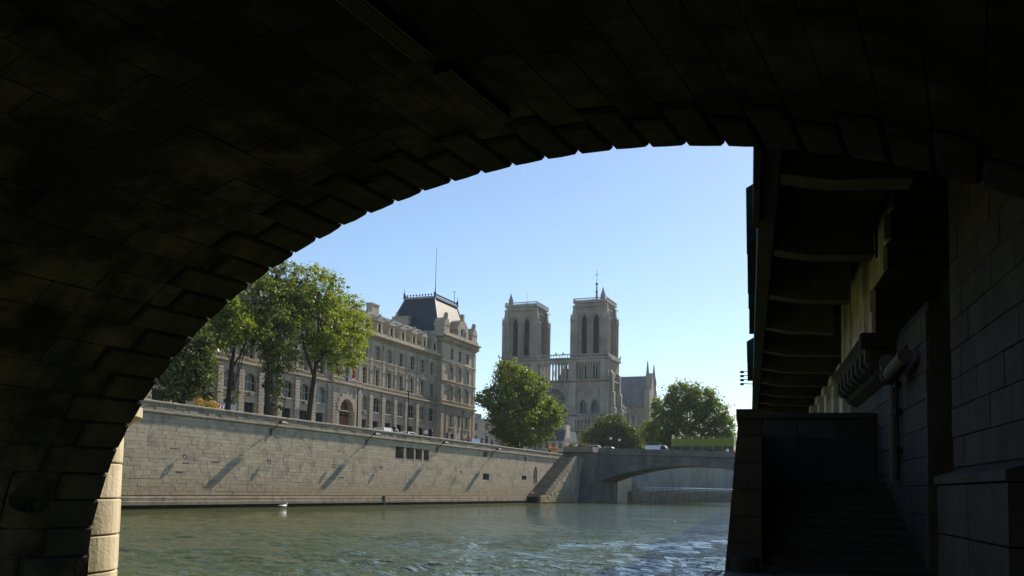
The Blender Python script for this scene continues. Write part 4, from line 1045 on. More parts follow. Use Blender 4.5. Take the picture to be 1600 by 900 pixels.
# pavilion mansard
rb0 = (146.3, 159.6, 0.2, 11.5, 30.2); rt0 = (148.9, 158.2, 2.6, 8.8, 37.2)
mb = MB(TP); mb.frus(rb0[0], rb0[1], rb0[2], rb0[3], 30.2, rt0[0], rt0[1], rt0[2], rt0[3], 37.2); mb.build('pavilion_roof', M_SLATE, pr, world=True)
mb = MB(TP)
for (x0, y0, x1, y1) in ((rt0[0], rt0[2], rb0[0], rb0[2]), (rt0[1], rt0[2], rb0[1], rb0[2]), (rt0[0], rt0[3], rb0[0], rb0[3])): mb.tube([(x0, y0, 37.2), (x1, y1, 30.2)], .13, 6)
mb.build('hip_roll', M_ZINC, pr, world=True)
mb = MB(TP); mb.box(rt0[0]-.25, rt0[1]+.25, rt0[2]-.25, rt0[3]+.25, 37.15, 37.5); mb.build('roof_curb', M_ZINC, pr, world=True)
mb = MB(TP)   # iron cresting
x = rt0[0]
while x <= rt0[1]+.01:
    for y in (rt0[2]-.15, rt0[3]+.15): mb.ball((x, y, 37.85), .17, 6); mb.box(x-.04, x+.04, y-.04, y+.04, 37.5, 37.9)
    x += .62
y = rt0[2]
while y < rt0[3]:
    for x in (rt0[0]-.15, rt0[1]+.15): mb.ball((x, y, 37.85), .17, 6); mb.box(x-.04, x+.04, y-.04, y+.04, 37.5, 37.9)
    y += .62
mb.build('roof_cresting', M_IRON, pr, world=True, kind='stuff')
for x in (rt0[0]-.1, rt0[1]+.1):
    for y in (rt0[2]-.1, rt0[3]+.1):
        mb = MB(TP); mb.lathe(x, y, [(.28, 37.4), (.12, 37.8), (.25, 38.1), (.06, 38.4), (.04, 39.1), (0, 39.15)], 8); mb.build('finial', M_IRON, pr, world=True)
# big roof dormer and corner stone groups
mb = MB(TP); c = 154.2
mb.box(c-2.2, c-1.2, -.9, 1.0, 30.0, 31.6); mb.box(c+1.2, c+2.2, -.9, 1.0, 30.0, 31.6); mb.box(c-1.2, c+1.2, -.7, 1.2, 30.0, 32.2)
mb.prism([(c-2.5, 31.6), (c+2.5, 31.6), (c+2.0, 32.6), (c+1.0, 33.4), (c, 33.8), (c-1.0, 33.4), (c-2.0, 32.6)], -.85, 2.6, 'y'); mb.box(c-.3, c+.3, -.9, -.3, 33.7, 34.8); mb.build('roof_dormer', M_TRIM, pr, world=True)
mb = MB(TP); mb.lathe(c, -.92, [(.0, 31.3)], 4) if False else mb.box(c-.7, c+.7, -.92, -.88, 30.3, 32.0); mb.build('dormer_window', M_GLASS, pr, world=True)
for c in (146.9, 159.0):
    mb = MB(TP); mb.box(c-1.1, c+1.1, -1.05, .9, 29.9, 31.5); mb.prism([(c-1.2, 31.5), (c+1.2, 31.5), (c+.6, 32.6), (c, 33.0), (c-.6, 32.6)], -1.1, 1.1, 'y')
    mb.ball((c-.8, -.7, 32.1), .42, 8); mb.ball((c+.8, -.7, 32.1), .42, 8); mb.ball((c, -.8, 33.4), .42, 8, 1, 1, 1.4); mb.lathe(c-.8, -.7, [(.45, 31.4), (.3, 32.2), (.12, 32.9), (0, 33.3)], 8); mb.build('corner_sculpture', M_TRIM, pr, world=True)
mb = MB(); mb.box(146.1, 147.6, PY+6.5, PY+9.6, 29.5, 33.2); mb.box(145.9, 147.8, PY+6.3, PY+9.8, 33.2, 33.5); mb.lathe(146.5, PY+9, [(.2, 33.5), (.25, 34.4)], 8); mb.build('chimney', M_BEIGE, pr, world=True)
mb = MB(); mb.tube([(149.9, 77, 37), (149.9, 77, 42), (149.9, 77, 47.0)], [.07, .05, .03], 6); tag(mb.build('roof_mast', M_GREY), 'thin tall flagpole rising from the corner pavilion roof into the sky', 'mast')
mb = MB(); mb.tube([(158.0, 77, 37.5), (158.0, 77, 40.0), (157.4, 77, 40.2), (158.5, 77, 40.2)], .05, 5); tag(mb.build('roof_aerial', M_IRON), 'small aerial on the right corner of the pavilion roof', 'aerial')
# flag over the entrance
fl = thing('flag', 'blue white and red flag hanging from a slanted pole above the arched entrance', 'flag', (114.4, 73.2, 17.6))
mb = MB(); mb.tube([(114.0, 73.6, 17.4), (114.2, 72.4, 19.2), (114.4, 71.6, 20.3)], .045, 6); mb.build('pole', M_FRAME, fl, world=True)
for k, mm in enumerate((M_RED, M_WHITE, M_BLUE)):
    mb = MB()
    for q in range(6):
        def fp(i, j):   # j 0..3 across stripes, i 0..6 down
            return (114.45-.42*(j)*.8-.1*sin(i*1.1), 71.7+.30*j+.10*sin(i*.9+j*1.7), 20.2-.37*i-.25*j)
        mb.poly([fp(q, k), fp(q, k+1), fp(q+1, k+1), fp(q+1, k)])
    mb.build(['red_stripe', 'white_stripe', 'blue_stripe'][k], mm, fl, world=True)
# ------------------------------------------------------------------ cathedral (local: x right along the west front, y into the building, z up)
random.seed(17)
nd = thing('cathedral', 'twin towered gothic cathedral with rose window and slate roof rising over the trees', 'cathedral', (340, 121.3, 8), -pi/2)
def lstrip(mb, x0, x1, z0, z1, y, n, w, arch=True, d=.3, kind='point'):
    """row of slender columns carrying small pointed arches (open between)"""
    s = (x1-x0)/n
    for k in range(n+1): x = x0+k*s; mb.box(x-w/2, x+w/2, y-d, y, z0, z1-s*.95)
    for k in range(n):
        a, b = x0+k*s, x0+(k+1)*s; L = arch_pts(a+w*.5, b-w*.5, z1-s*.15, s*.8, kind, 4); zt = z1
        for p, q in zip(L, L[1:]): mb.prism([p, q, (q[0], zt), (p[0], zt)], y-d, y, 'y')
        mb.box(a-w*.0, a+w*.5, y-d, y, z1-s*.95, zt); mb.box(b-w*.5, b, y-d, y, z1-s*.95, zt)
# facade wall with openings
ho = [(-5.6, 5.6, 24.0, 35.2, 'round', 5.6)]
for s in (-1, 1):
    for d in (-2.35, 2.35): c = s*14.7+d; ho.append((c-1.35, c+1.35, 24.2, 29.8, 'point', 2.2))
for c, w in ((0, 3.3), (-14.6, 2.7), (14.6, 2.7)): ho.append((c-w, c+w, .1, 10.5 if c == 0 else 9.3, 'point', w*1.5))
m = MB(); wall_holes(m, -22.6, 22.6, 0, 37.4, 0, ho, 2.2)
m.build('west_wall', M_ND, nd)
# side walls & backing for the tower bases
m = MB()
for sx in (-1, 1):
    X = 22.6*sx; m.poly([(X, 0, 0), (X, 15, 0), (X, 15, 46.0), (X, 0, 46.0)])
    m.box(sx*7.0 if sx > 0 else -22.4, 22.4 if sx > 0 else -7.0, 2.21, 14.8, 0, 45.8)
m.box(-7.0, 7.0, 2.21, 3.0, 0, 37.2)
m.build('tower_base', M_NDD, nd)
# deep side openings of portals
for c, w, h in ((0, 3.3, 10.5), (-14.6, 2.7, 9.3), (14.6, 2.7, 9.3)):
    for k in range(4):
        L = [(c-w-.0, 0.1)] + [(c+(x-c)*(1+.12*(3-k)), z+.15*(3-k)) for x, z in arch_pts(c-w, c+w, h, w*1.5, 'point', 6)] + [(c+w, .1)]
        mb = MB(); mb.tube([(x, -.15+.35*k, z) for x, z in L], .17, 5); mb.build('archivolt', M_ND, nd)
    mb = MB(); mb.box(c-w, c-.15, 1.6, 1.75, 0, 5.6); mb.box(c+.15, c+w, 1.6, 1.75, 0, 5.6); mb.build('portal_door', M_WOOD, nd)
    mb = MB(); mb.prism([(c-w, 5.6)] + [p for p in arch_pts(c-w, c+w, h, w*1.5, 'point', 6)] + [(c+w, 5.6)], 1.3, 1.6, 'y'); mb.box(c-.15, c+.15, 1.3, 1.7, 0, 5.6); mb.build('tympanum', M_ND, nd)
# buttresses with set-offs
for c in (-21.2, -8.1, 8.1, 21.2):
    mb = MB()
    for (z0, z1, y, w) in ((0, 17.6, 2.3, 1.75), (17.6, 23.6, 2.0, 1.65), (23.6, 37.0, 1.55, 1.6), (37.0, 45.9, 1.15, 1.5)):
        mb.box(c-w, c+w, -y, 0.02, z0, z1-.5); mb.prism([(-y, z1-.5), (0, z1-.5), (0, z1)], c-w, c+w, 'x')
    mb.build('buttress', M_ND, nd)
    mb = MB(); mb.prism([(c-1.1, 26.2), (c+1.1, 26.2), (c, 29.4)], -1.75, -1.5, 'y'); mb.box(c-.5, c+.5, -1.9, -1.5, 24.2, 26.6); mb.ball((c, -1.95, 27.0), .35, 6); mb.build('buttress_gablet', M_ND, nd)
# horizontal galleries
def ndband(z0, z1, d, x0=-23.0, x1=23.0, name='string_course'):
    mb = MB(); mb.prism([(0, z0), (-d*.6, z0), (-d, z0+(z1-z0)*.5), (-d, z1), (0, z1)], x0, x1, 'x')
    mb.box(22.6, 22.6+d*.45, 0, 15, z0, z1); mb.box(-22.6-d*.45, -22.6, 0, 15, z0, z1); mb.build(name, M_ND, nd)
ndband(17.2, 17.8, 2.6); ndband(22.3, 22.9, 2.3); ndband(36.9, 37.5, 1.9); ndband(45.6, 46.3, 1.9)
# kings: statues under a blind arcade
NK = 28; stt = MB(); stt.lathe(0, 0, [(.30, 0), (.36, .5), (.28, 1.5), (.36, 2.3), (.30, 2.6), (.12, 2.75), (.2, 2.95), (.2, 3.2), (.02, 3.4)], 7); ST = stt.mesh('king_statue', M_ND)
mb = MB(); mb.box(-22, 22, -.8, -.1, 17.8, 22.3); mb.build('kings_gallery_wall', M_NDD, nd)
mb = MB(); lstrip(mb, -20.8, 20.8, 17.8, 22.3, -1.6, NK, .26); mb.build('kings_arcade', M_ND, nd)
for k in range(NK): put('king_statue', ST, nd, (-20.8+41.6*(k+.5)/NK, -1.25, 17.9))
mb = MB()
for k in range(34): x = -22+44*k/33; mb.box(x-.09, x+.09, -2.1, -1.95, 22.9, 24.0)
mb.box(-22.6, 22.6, -2.15, -1.9, 23.9, 24.15); mb.build('virgin_balustrade', M_ND, nd)
# rose window
mb = MB(); mb.lathe(0, 0, [(0.0, 0), (5.3, 0)], 40); 
def circ(mb, c, r, t, n, y0, y1, a0=0, a1=2*pi):
    for k in range(n):
        p, q = a0+(a1-a0)*k/n, a0+(a1-a0)*(k+1)/n
        mb.prism([(c[0]+r*cos(p), c[1]+r*sin(p)), (c[0]+r*cos(q), c[1]+r*sin(q)), (c[0]+(r+t)*cos(q), c[1]+(r+t)*sin(q)), (c[0]+(r+t)*cos(p), c[1]+(r+t)*sin(p))], y0, y1, 'y')
RC = (0, 29.6)
rw = MB(); rw.prism([(5.3*cos(2*pi*k/40), RC[1]+5.3*sin(2*pi*k/40)) for k in range(40)], .9, 1.0, 'y'); rose = rw.build('rose_window', M_GLASS, nd)
mb = MB(); circ(mb, RC, 5.1, .7, 40, .1, 1.0); circ(mb, RC, 2.5, .22, 28, .6, .9); circ(mb, RC, .75, .2, 16, .6, .9); circ(mb, RC, 4.75, .2, 40, .5, .9)
for k in range(24):
    a = 2*pi*k/24; r0, r1 = (.9, 5.1) if k % 2 == 0 else (2.6, 5.1); w = .09
    mb.prism([(r0*cos(a)-w*sin(a), RC[1]+r0*sin(a)+w*cos(a)), (r0*cos(a)+w*sin(a), RC[1]+r0*sin(a)-w*cos(a)), (r1*cos(a)+w*sin(a), RC[1]+r1*sin(a)-w*cos(a)), (r1*cos(a)-w*sin(a), RC[1]+r1*sin(a)+w*cos(a))], .55, .9, 'y')
mb.build('rose_tracery', M_ND, rose)
mb = MB(); circ(mb, (0, 29.6), 5.75, .5, 24, -.5, .1, 0, pi); mb.box(-6.25, -5.75, -.5, .1, 24, 29.6); mb.box(5.75, 6.25, -.5, .1, 24, 29.6); mb.build('rose_hood', M_ND, nd)
for s in (-1, 1):      # side bays: twin lancets with a blind rose above under a relieving arch
    c0 = s*14.7
    for d in (-2.35, 2.35):
        c = c0+d; mb = MB(); mb.box(c-1.35, c+1.35, 1.2, 1.3, 24.2, 29.8); w = mb.build('lancet_window', M_GLASS, nd)
        mb = MB(); mb.box(c-.1, c+.1, 1.0, 1.2, 24.2, 29.6); mb.tube([(x, -.1, z) for x, z in arch_pts(c-1.65, c+1.65, 30.4, 2.5, 'point', 6)], .17, 5); mb.box(c-1.85, c-1.5, -.25, .02, 24, 28); mb.box(c+1.5, c+1.85, -.25, .02, 24, 28); mb.build('lancet_moulding', M_ND, w)
    mb = MB(); circ(mb, (c0, 32.2), 1.3, .3, 20, -.2, .05); circ(mb, (c0, 32.2), .5, .18, 12, -.15, .05)
    for k in range(8): a = pi*k/4; mb.box(c0+cos(a)*.9-.08, c0+cos(a)*.9+.08, -.12, .05, 32.2+sin(a)*.9-.08, 32.2+sin(a)*.9+.08)
    mb.tube([(x, -.2, z) for x, z in arch_pts(c0-5.0, c0+5.0, 36.3, 7.2, 'point', 10)], .22, 5); mb.box(c0-5.2, c0-4.8, -.35, .02, 24, 29.2); mb.box(c0+4.8, c0+5.2, -.35, .02, 24, 29.2)
    mb.build('blind_rose', M_ND, nd)
# open arcade gallery between facade and towers
mb = MB(); lstrip(mb, -6.6, 6.6, 37.5, 44.6, -.5, 10, .40, d=.5); lstrip(mb, -6.6, 6.6, 37.5, 44.6, .6, 11, .34, d=.4); mb.box(-6.9, 6.9, -1.0, 1.2, 44.6, 45.7); mb.build('open_arcade', M_ND, nd)
for s in (-1, 1):
    c0 = s*14.65; mb = MB(); lstrip(mb, c0-5.0, c0+5.0, 37.5, 44.8, -.5, 9, .28, d=.4); mb.box(c0-5.1, c0+5.1, -1.0, .1, 44.8, 45.7); mb.build('arcade', M_ND, nd)
    hw = []
    for d in (-2.5, 2.5):
        c = c0+d; 
        for e in (-.75, .75): hw.append((c+e-.5, c+e+.5, 38.0, 43.6, 'point', 1.2))
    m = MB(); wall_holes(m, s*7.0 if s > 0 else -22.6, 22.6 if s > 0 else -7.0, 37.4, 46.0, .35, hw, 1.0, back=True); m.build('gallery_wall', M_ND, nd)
    mb = MB()
    for h in hw: mb.box(h[0], h[1], 1.1, 1.2, h[2], h[3])
    mb.build('gallery_openings', M_LOUVRE, nd, kind=None)
# chimera balustrade
mb = MB(); 
for k in range(40): x = -22.8+45.6*k/39; mb.box(x-.08, x+.08, -1.85, -1.7, 46.3, 47.4)
mb.box(-23.0, 23.0, -1.95, -1.65, 47.3, 47.6); mb.box(22.8, 23.1, -1.8, 15, 46.3, 47.5); mb.build('chimera_balustrade', M_ND, nd)
for x, y in ((-23.0, -1.9), (-17.5, -1.9), (-8, -1.9), (-4.5, -1.9), (-1.5, -1.9), (1.5, -1.9), (4.5, -1.9), (8, -1.9), (23.1, -1.9), (23.1, 5), (23.1, 10), (23.1, 15)):
    mb = MB(); mb.ball((x, y, 47.9), .35, 6, 1, 1, 1.3); mb.ball((x+.1, y-.3, 48.4), .2, 6); mb.build('chimera', M_ND, nd)
mb = MB(); mb.tube([(-7, 4, 48.6), (7, 4, 48.6)], .06, 4); mb.box(-7, 7, 3.9, 4.1, 46, 46.4)
for k in range(6): mb.tube([(-7+2.8*k, 4, 46.2), (-7+2.8*k, 4, 48.6)], .05, 4)
mb.build('safety_rail', M_GREY, nd)
# towers
def tower(sx):
    c0 = sx*14.6; D = 14.2
    tw = put('tower', None, nd) if False else None
    H = [(c0+d-1.15, c0+d+1.15, 47.6, 63.4, 'point', 2.6) for d in (-2.45, 2.45)]
    m = MB(); wall_holes(m, c0-6.1, c0+6.1, 46.0, 68.4, .9, H, 1.6)
    # same openings on the two long sides
    for X, sg in ((c0-6.1, -1), (c0+6.1, 1)):
        m.T = lambda x, y, z, X=X, sg=sg: (X - sg*y, 7.3+(x), z)
        wall_holes(m, -6.4, 6.4, 46.0, 68.4, 0, [(d-1.15, d+1.15, 47.6, 63.4, 'point', 2.6) for d in (-2.45, 2.45)], 1.2)
        m.T = None
    m.poly([(c0-6.1, 13.7, 46), (c0+6.1, 13.7, 46), (c0+6.1, 13.7, 68.4), (c0-6.1, 13.7, 68.4)])
    t = m.build('tower', M_ND, nd)
    mb = MB(); mb.box(c0-4.4, c0+4.4, 2.6, 12, 46, 67); mb.build('belfry_core', M_LOUVRE, t)
    mb = MB()
    for d in (-2.45, 2.45):
        for k in range(15): z = 48.0+k*1.0; mb.box(c0+d-1.15, c0+d+1.15, 1.5, 1.9, z, z+.35)
    mb.build('louvre', M_LOUVRE, t, kind='stuff')
    mb = MB()
    for d in (-2.45, 2.45):
        for r, y in ((1.35, .75), (1.75, .45), (2.15, .15)):
            mb.tube([(c0+d-r, y, 47.6)] + [(x, y, z) for x, z in arch_pts(c0+d-r, c0+d+r, 63.4+(r-1.15)*1.0, 2.6+(r-1.15)*.7, 'point', 6)] + [(c0+d+r, y, 47.6)], .16, 5, False)
    mb.build('lancet_arch', M_ND, t)
    # corner buttresses, clustered shafts, pinnacles
    for bx, by in ((c0-6.3, 1.2), (c0+6.3, 1.2), (c0-6.3, 13.0), (c0+6.3, 13.0)):
        mb = MB(); mb.box(bx-1.35, bx+1.35, by-1.35, by+1.35, 46, 61.3)
        for ax, ay in ((-1.35, -1.35), (1.35, -1.35), (0, -1.5), (-1.5, 0), (1.5, 0), (1.35, 1.35), (-1.35, 1.35), (-.7, -1.42), (.7, -1.42)): mb.tube([(bx+ax, by+ay, 46.3), (bx+ax, by+ay, 61.6)], .2, 5)
        mb.box(bx-1.65, bx+1.65, by-1.65, by+1.65, 61.2, 61.8)
        mb.frus(bx-1.4, bx+1.4, by-1.4, by+1.4, 61.8, bx-.9, bx+.9, by-.9, by+.9, 64.2)
        for ax, ay in ((-1.3, -1.3), (1.3, -1.3), (-1.3, 1.3), (1.3, 1.3)): mb.lathe(bx+ax, by+ay, [(.28, 61.8), (.28, 62.8), (.05, 64.2)], 5)
        mb.frus(bx-.9, bx+.9, by-.9, by+.9, 64.2, bx-.6, bx+.6, by-.6, by+.6, 67.6)
        mb.build('corner_buttress', M_ND, t)
    mb = MB(); mb.box(c0-6.5, c0+6.5, .45, 14.1, 65.6, 66.0); mb.box(c0-6.3, c0+6.3, .6, 13.9, 66.9, 67.3); mb.box(c0-6.9, c0+6.9, .1, 14.5, 68.2, 68.8); mb.build('tower_cornice', M_ND, t)
    mb = MB()
    for k in range(24): x = c0-6.2+12.4*k/23; mb.box(x-.12, x+.12, .55, .9, 66.0, 66.9)
    mb.build('crocket_frieze', M_ND, t, kind='stuff')
    mb = MB()
    for k in range(22):
        x = c0-6.8+13.6*k/21; mb.box(x-.09, x+.09, .12, .25, 68.8, 69.9); y = .2+14.2*k/21
        mb.box(c0-6.85, c0-6.72, y-.09, y+.09, 68.8, 69.9); mb.box(c0+6.72, c0+6.85, y-.09, y+.09, 68.8, 69.9)
    mb.box(c0-6.9, c0+6.9, .08, .3, 69.8, 70.05); mb.box(c0-6.9, c0-6.68, .1, 14.5, 69.8, 70.05); mb.box(c0+6.68, c0+6.9, .1, 14.5, 69.8, 70.05); mb.box(c0-6.9, c0+6.9, .1, .25, 68.8, 69.2)
    mb.build('tower_balustrade', M_ND, t)
    mb = MB(); mb.frus(c0-5.6, c0+5.6, 1.4, 13.2, 68.8, c0-.6, c0+.6, 6.8, 7.8, 70.9); mb.build('tower_roof', M_LEAD, t)
    tx = c0+sx*4.9
    mb = MB(); mb.lathe(tx, 1.6, [(1.0, 68.6), (.95, 70.8), (1.1, 70.9), (.5, 72.6), (.12, 74.0), (.02, 74.5)], 8); mb.build('stair_turret', M_ND, t)
    for k in range(7):
        for Xs in (c0-6.95, c0+6.95):
            mb = MB(); mb.box(min(Xs, Xs+(.9 if Xs > c0 else -.9)), max(Xs, Xs+(.9 if Xs > c0 else -.9)), 1.5+2*k, 1.8+2*k, 66.8, 67.1)
            if k % 3 == 0: mb.build('gargoyle', M_ND, t)
    if sx < 0:
        mb = MB(); mb.tube([(c0, 7.3, 70.6), (c0, 7.3, 75.2)], .05, 4); mb.build('roof_rod', M_GREY, t)
tower(-1); tower(1)
# stepped buttress pieces and flyers on the river side of the tower base
mb = MB()
for y in (2.0, 12.0):
    for (z0, z1, w) in ((0, 20, 3.0), (20, 27.5, 2.3), (27.5, 33.5, 1.7), (33.5, 41, 1.1)):
        mb.box(22.6, 22.6+w, y, y+1.9, z0, z1-.9); mb.prism([(22.6, z1-.9), (22.6+w, z1-.9), (22.6, z1+.6)], y, y+1.9, 'y')
mb.build('side_buttress', M_ND, nd)
for y in (22, 31, 40, 49):
    for z in (20, 27): 
        mb = MB(); mb.tube([(21, y, z+.0), (16, y, z+5.0), (10, y, z+7.2), (6.7, y, z+7.6)], [.45, .42, .38, .35], 4); mb.build('flying_buttress', M_ND, nd)
    mb = MB(); mb.box(19.5, 22.0, y-.6, y+.6, 9, 22); mb.lathe(20.7, y, [(1.1, 22), (.9, 23.5), (.05, 28)], 4); mb.build('buttress_pier', M_ND, nd)
# nave, aisles, transept, choir
m = MB(); wall_holes(m.__class__() if False else m, 0, 0.001, 0, 0.001, 0, [], 1)
m = MB(); m.box(-6.6, 6.6, 15, 116, 0, 33); m.box(-18.5, 18.5, 15, 110, 0, 12); m.box(-21.5, 21.5, 15, 58, 0, 9.5); m.build('nave_wall', M_ND, nd)
mb = MB()
for k in range(4):
    y = 18+9*k
    mb.tube([(21.6, y+a, z) for a, z in arch_pts(0, 5.5, 8.6, 3.2, 'point', 5)], .2, 5)
mb.build('chapel_arch', M_ND, nd)
mb = MB(); mb.prism([(-7.2, 33), (7.2, 33), (0, 46.0)], 14.5, 116, 'y'); mb.build('nave_roof', M_LEAD, nd)
mb = MB(); mb.prism([(-21.5, 9.5), (21.5, 9.5), (18, 12.5), (-18, 12.5)], 15, 58, 'y'); mb.prism([(-18.5, 12), (18.5, 12), (7, 19), (-7, 19)], 15, 110, 'y'); mb.build('aisle_roof', M_LEAD, nd)
mb = MB(); mb.prism([(0, 32.0), (12.5, 32.0), (12.5, 33), (13.1, 33), (6.3, 46.2), (-.6, 33), (0, 33)], -21, 22.6, 'x'); m2 = mb
for i in range(len(mb.v)): x, y, z = mb.v[i]; mb.v[i] = (x, y+60.2, z)
mb.build('transept_roof', M_LEAD, nd)
mb = MB(); mb.box(-21.5, 22.6, 60.6, 72.4, 0, 32.9); mb.build('transept_wall', M_ND, nd)
mb = MB(); mb.box(-20, 22, 66.3, 66.7, 46.1, 46.9); mb.build('roof_crest', M_LEAD, nd)
mb = MB()
for k in range(30): mb.box(-19.5+1.4*k-.06, -19.5+1.4*k+.06, 66.4, 66.6, 46.8, 47.5)
mb.build('roof_cresting', M_LEAD, nd, kind='stuff')
mb = MB(); mb.prism([(60.4, 0), (72.8, 0), (72.8, 33), (66.6, 48.2), (60.4, 33)], 22.4, 24.0, 'x'); mb.build('transept_gable', M_ND, nd)
for y in (60.6, 72.6):
    mb = MB(); mb.box(21.9, 24.3, y-1.1, y+1.1, 0, 40); mb.lathe(23.1, y, [(1.45, 40), (1.1, 41), (1.1, 43.5), (1.35, 43.6), (.75, 47), (.2, 52.6), (.0, 53.2)], 8)
    for a in range(4): mb.lathe(23.1+1.05*cos(a*pi/2+.78), y+1.05*sin(a*pi/2+.78), [(.3, 43.5), (.25, 45), (.02, 46.8)], 5)
    mb.build('transept_pinnacle', M_ND, nd)
mb = MB(); mb.box(16.2, 17.6, 59.6, 60.6, 8, 29); mb.lathe(16.9, 60.1, [(.8, 29), (.5, 31), (.03, 34)], 6); mb.box(9, 10.2, 59.7, 60.6, 8, 30); mb.box(8, 22, 60.3, 60.6, 31.8, 32.3)
for k in range(3): c = 11.6+3.3*k; mb.tube([(c-.9, 60.5, 22), (c-.9, 60.5, 28), (c, 60.5, 30), (c+.9, 60.5, 28), (c+.9, 60.5, 22)], .15, 5)
mb.build('transept_tracery', M_ND, nd)
mb = MB(); mb.prism([(-1.2, 33.6), (1.2, 33.6), (0, 36.4)], 0, 2.4, 'y'); DO = mb
for i in range(len(mb.v)): x, y, z = mb.v[i]; mb.v[i] = (x+14.6, y+59.9, z+.5)
mb.build('roof_lucarne', M_LEAD, nd)
# the slender crossing spire seen over the right tower
sp = MB(); sp.lathe(0, 57.0, [(3.4, 44), (3.2, 50), (3.4, 51), (2.3, 53), (2.0, 62), (2.4, 62.5), (1.3, 66), (.75, 76), (.42, 85), (.30, 87.5), (.28, 88.3)], 8); sp.build('spire', M_LEAD, nd)
sp = MB(); sp.ball((0, 57, 88.9), .62, 10); sp.lathe(0, 57, [(.5, 85), (.7, 85.3), (.4, 85.6)], 8); sp.build('spire_ball', M_IRON, nd)
sp = MB(); sp.tube([(0, 57, 89), (0, 57, 95.4)], .10, 5); sp.tube([(-.95, 57, 93.1), (.95, 57, 93.1)], .10, 5); sp.build('spire_cross', M_IRON, nd)
# white and red sheets added for the sky gap in the open arcade
fg = thing('arcade_sky_sheets', 'small red and white sheets standing for the sky gap in the open arcade between the towers', 'flag', (341, 121.0, 49))
for k, mm in enumerate((M_WHITE, M_RED)):
    mb = MB(); mb.poly([(340.6, 121.4-.45*k, 49.4-.2*k), (340.6, 120.95-.45*k, 49.9), (340.7, 121.5-.3*k, 47.6), (340.7, 121.9-.3*k, 46.6)]); mb.build(['white_stripe', 'red_stripe'][k], mm, fg, world=True)

# ------------------------------------------------------------------ houses between the palace and the cathedral
def house(x, y0, y1, dep, h, mm, roofm, label, nw, nf, roof=3.0):
    o = thing('apartment_house', label, 'house', (x, (y0+y1)/2, 8), -pi/2)
    w = (y1-y0)/2; H = []; bw = 2*w/nw; fh = h/nf
    for i in range(nw):
        for j in range(nf): c = -w+bw*(i+.5); H.append((c-.5, c+.5, j*fh+1.0, j*fh+1.0+fh*.55))
    m = MB(); wall_holes(m, -w, w, 0, h, 0, H, .3); m.box(-w+.01, w-.01, .35, dep, 0, h-.02); m.build('wall', mm, o)
    g = MB(); g.box(-.5, .5, .24, .27, 0, fh*.55); G = g.mesh('window', M_GLASS); f = MB(); f.box(-.03, .03, .2, .24, 0, fh*.55); f.box(-.5, .5, .2, .24, fh*.3, fh*.3+.05); F_ = f.mesh('frame', M_FRAME)
    for hh in H: q = put('window', G, o, ((hh[0]+hh[1])/2, 0, hh[2])); put('frame', F_, q)
    mb = MB(); mb.frus(-w-.1, w+.1, -.2, dep, h, -w+.2, w-.2, 1.6, dep-1.6, h+roof); r = mb.build('roof', roofm, o)
    mb = MB(); mb.box(-w-.2, w+.2, -.35, 0, h-.3, h); mb.build('cornice', M_TRIM, o)
    mb = MB(); mb.box(-.5, .5, -2, 2, 0, roof+1.8); CS = mb.mesh('chimney_stack', M_BEIGE)
    for x_ in (-w+.5, w-.5): put('chimney_stack', CS, o, (x_, 4, h))
    return o
random.seed(9)
house(262, 113.6, 121.0, 12, 15.6, M_BEIGE, M_ZINC, 'plain beige house with a blank front just right of the corner pavilion', 2, 4, .8)
house(270, 105.8, 113.0, 14, 11.5, M_PREF, M_ZINC, 'narrower house with dormers and zinc roof between the beige house and the big tree', 4, 4, 3.4)
house(280, 96.0, 105.5, 14, 10.2, M_TRIM, M_SLATE, 'slate roofed house half hidden behind the big round tree', 4, 3, 3.6)

# ------------------------------------------------------------------ trees
import numpy as np
def leaves(clumps, n, size, mm, name, parent, seed=1, fill=.35, droop=0.25):
    """leaf-sized faces spread through ragged clumps: clumps = (x,y,z,rx,ry,rz) in the tree's own space"""
    rg = np.random.default_rng(seed)
    C = np.array(clumps, float); vol = C[:, 3]*C[:, 4]*C[:, 5]; p = vol**.8; p /= p.sum()
    # twig clusters first, leaves around them: leaves gaps between clusters
    nc = max(40, n//32); idx = rg.choice(len(C), nc, p=p)
    d = rg.normal(size=(nc, 3)); d /= np.linalg.norm(d, axis=1)[:, None]
    r = (fill+(1-fill)*rg.random(nc))**(1/2.2)
    r = np.where(rg.random(nc) < .16, r*(1.08+.22*rg.random(nc)), r)
    cl = C[idx, :3] + d*r[:, None]*C[idx, 3:]
    cs = (0.25+0.75*rg.random(nc)**2)*size*3.4
    k = rg.integers(0, nc, n); off = rg.normal(size=(n, 3))*cs[k][:, None]*.62; off[:, 2] *= .7
    P = cl[k]+off
    a = rg.normal(size=(n, 3)); a[:, 2] -= droop; a /= np.linalg.norm(a, axis=1)[:, None]
    b = rg.normal(size=(n, 3)); b -= a*(a*b).sum(1)[:, None]; b /= np.linalg.norm(b, axis=1)[:, None]
    s = size*(.6+.8*rg.random(n))[:, None]
    v = np.stack([P-a*s*.5, P+b*s*.33, P+a*s*.55, P-b*s*.33], 1).reshape(-1, 3)
    me = bpy.data.meshes.new(name); me.vertices.add(4*n); me.vertices.foreach_set('co', v.ravel())
    me.loops.add(4*n); me.loops.foreach_set('vertex_index', np.arange(4*n)); me.polygons.add(n)
    me.polygons.foreach_set('loop_start', np.arange(0, 4*n, 4)); me.polygons.foreach_set('loop_total', np.full(n, 4))
    me.materials.append(mm); me.update(calc_edges=True); me.validate()
    return put(name, me, parent)
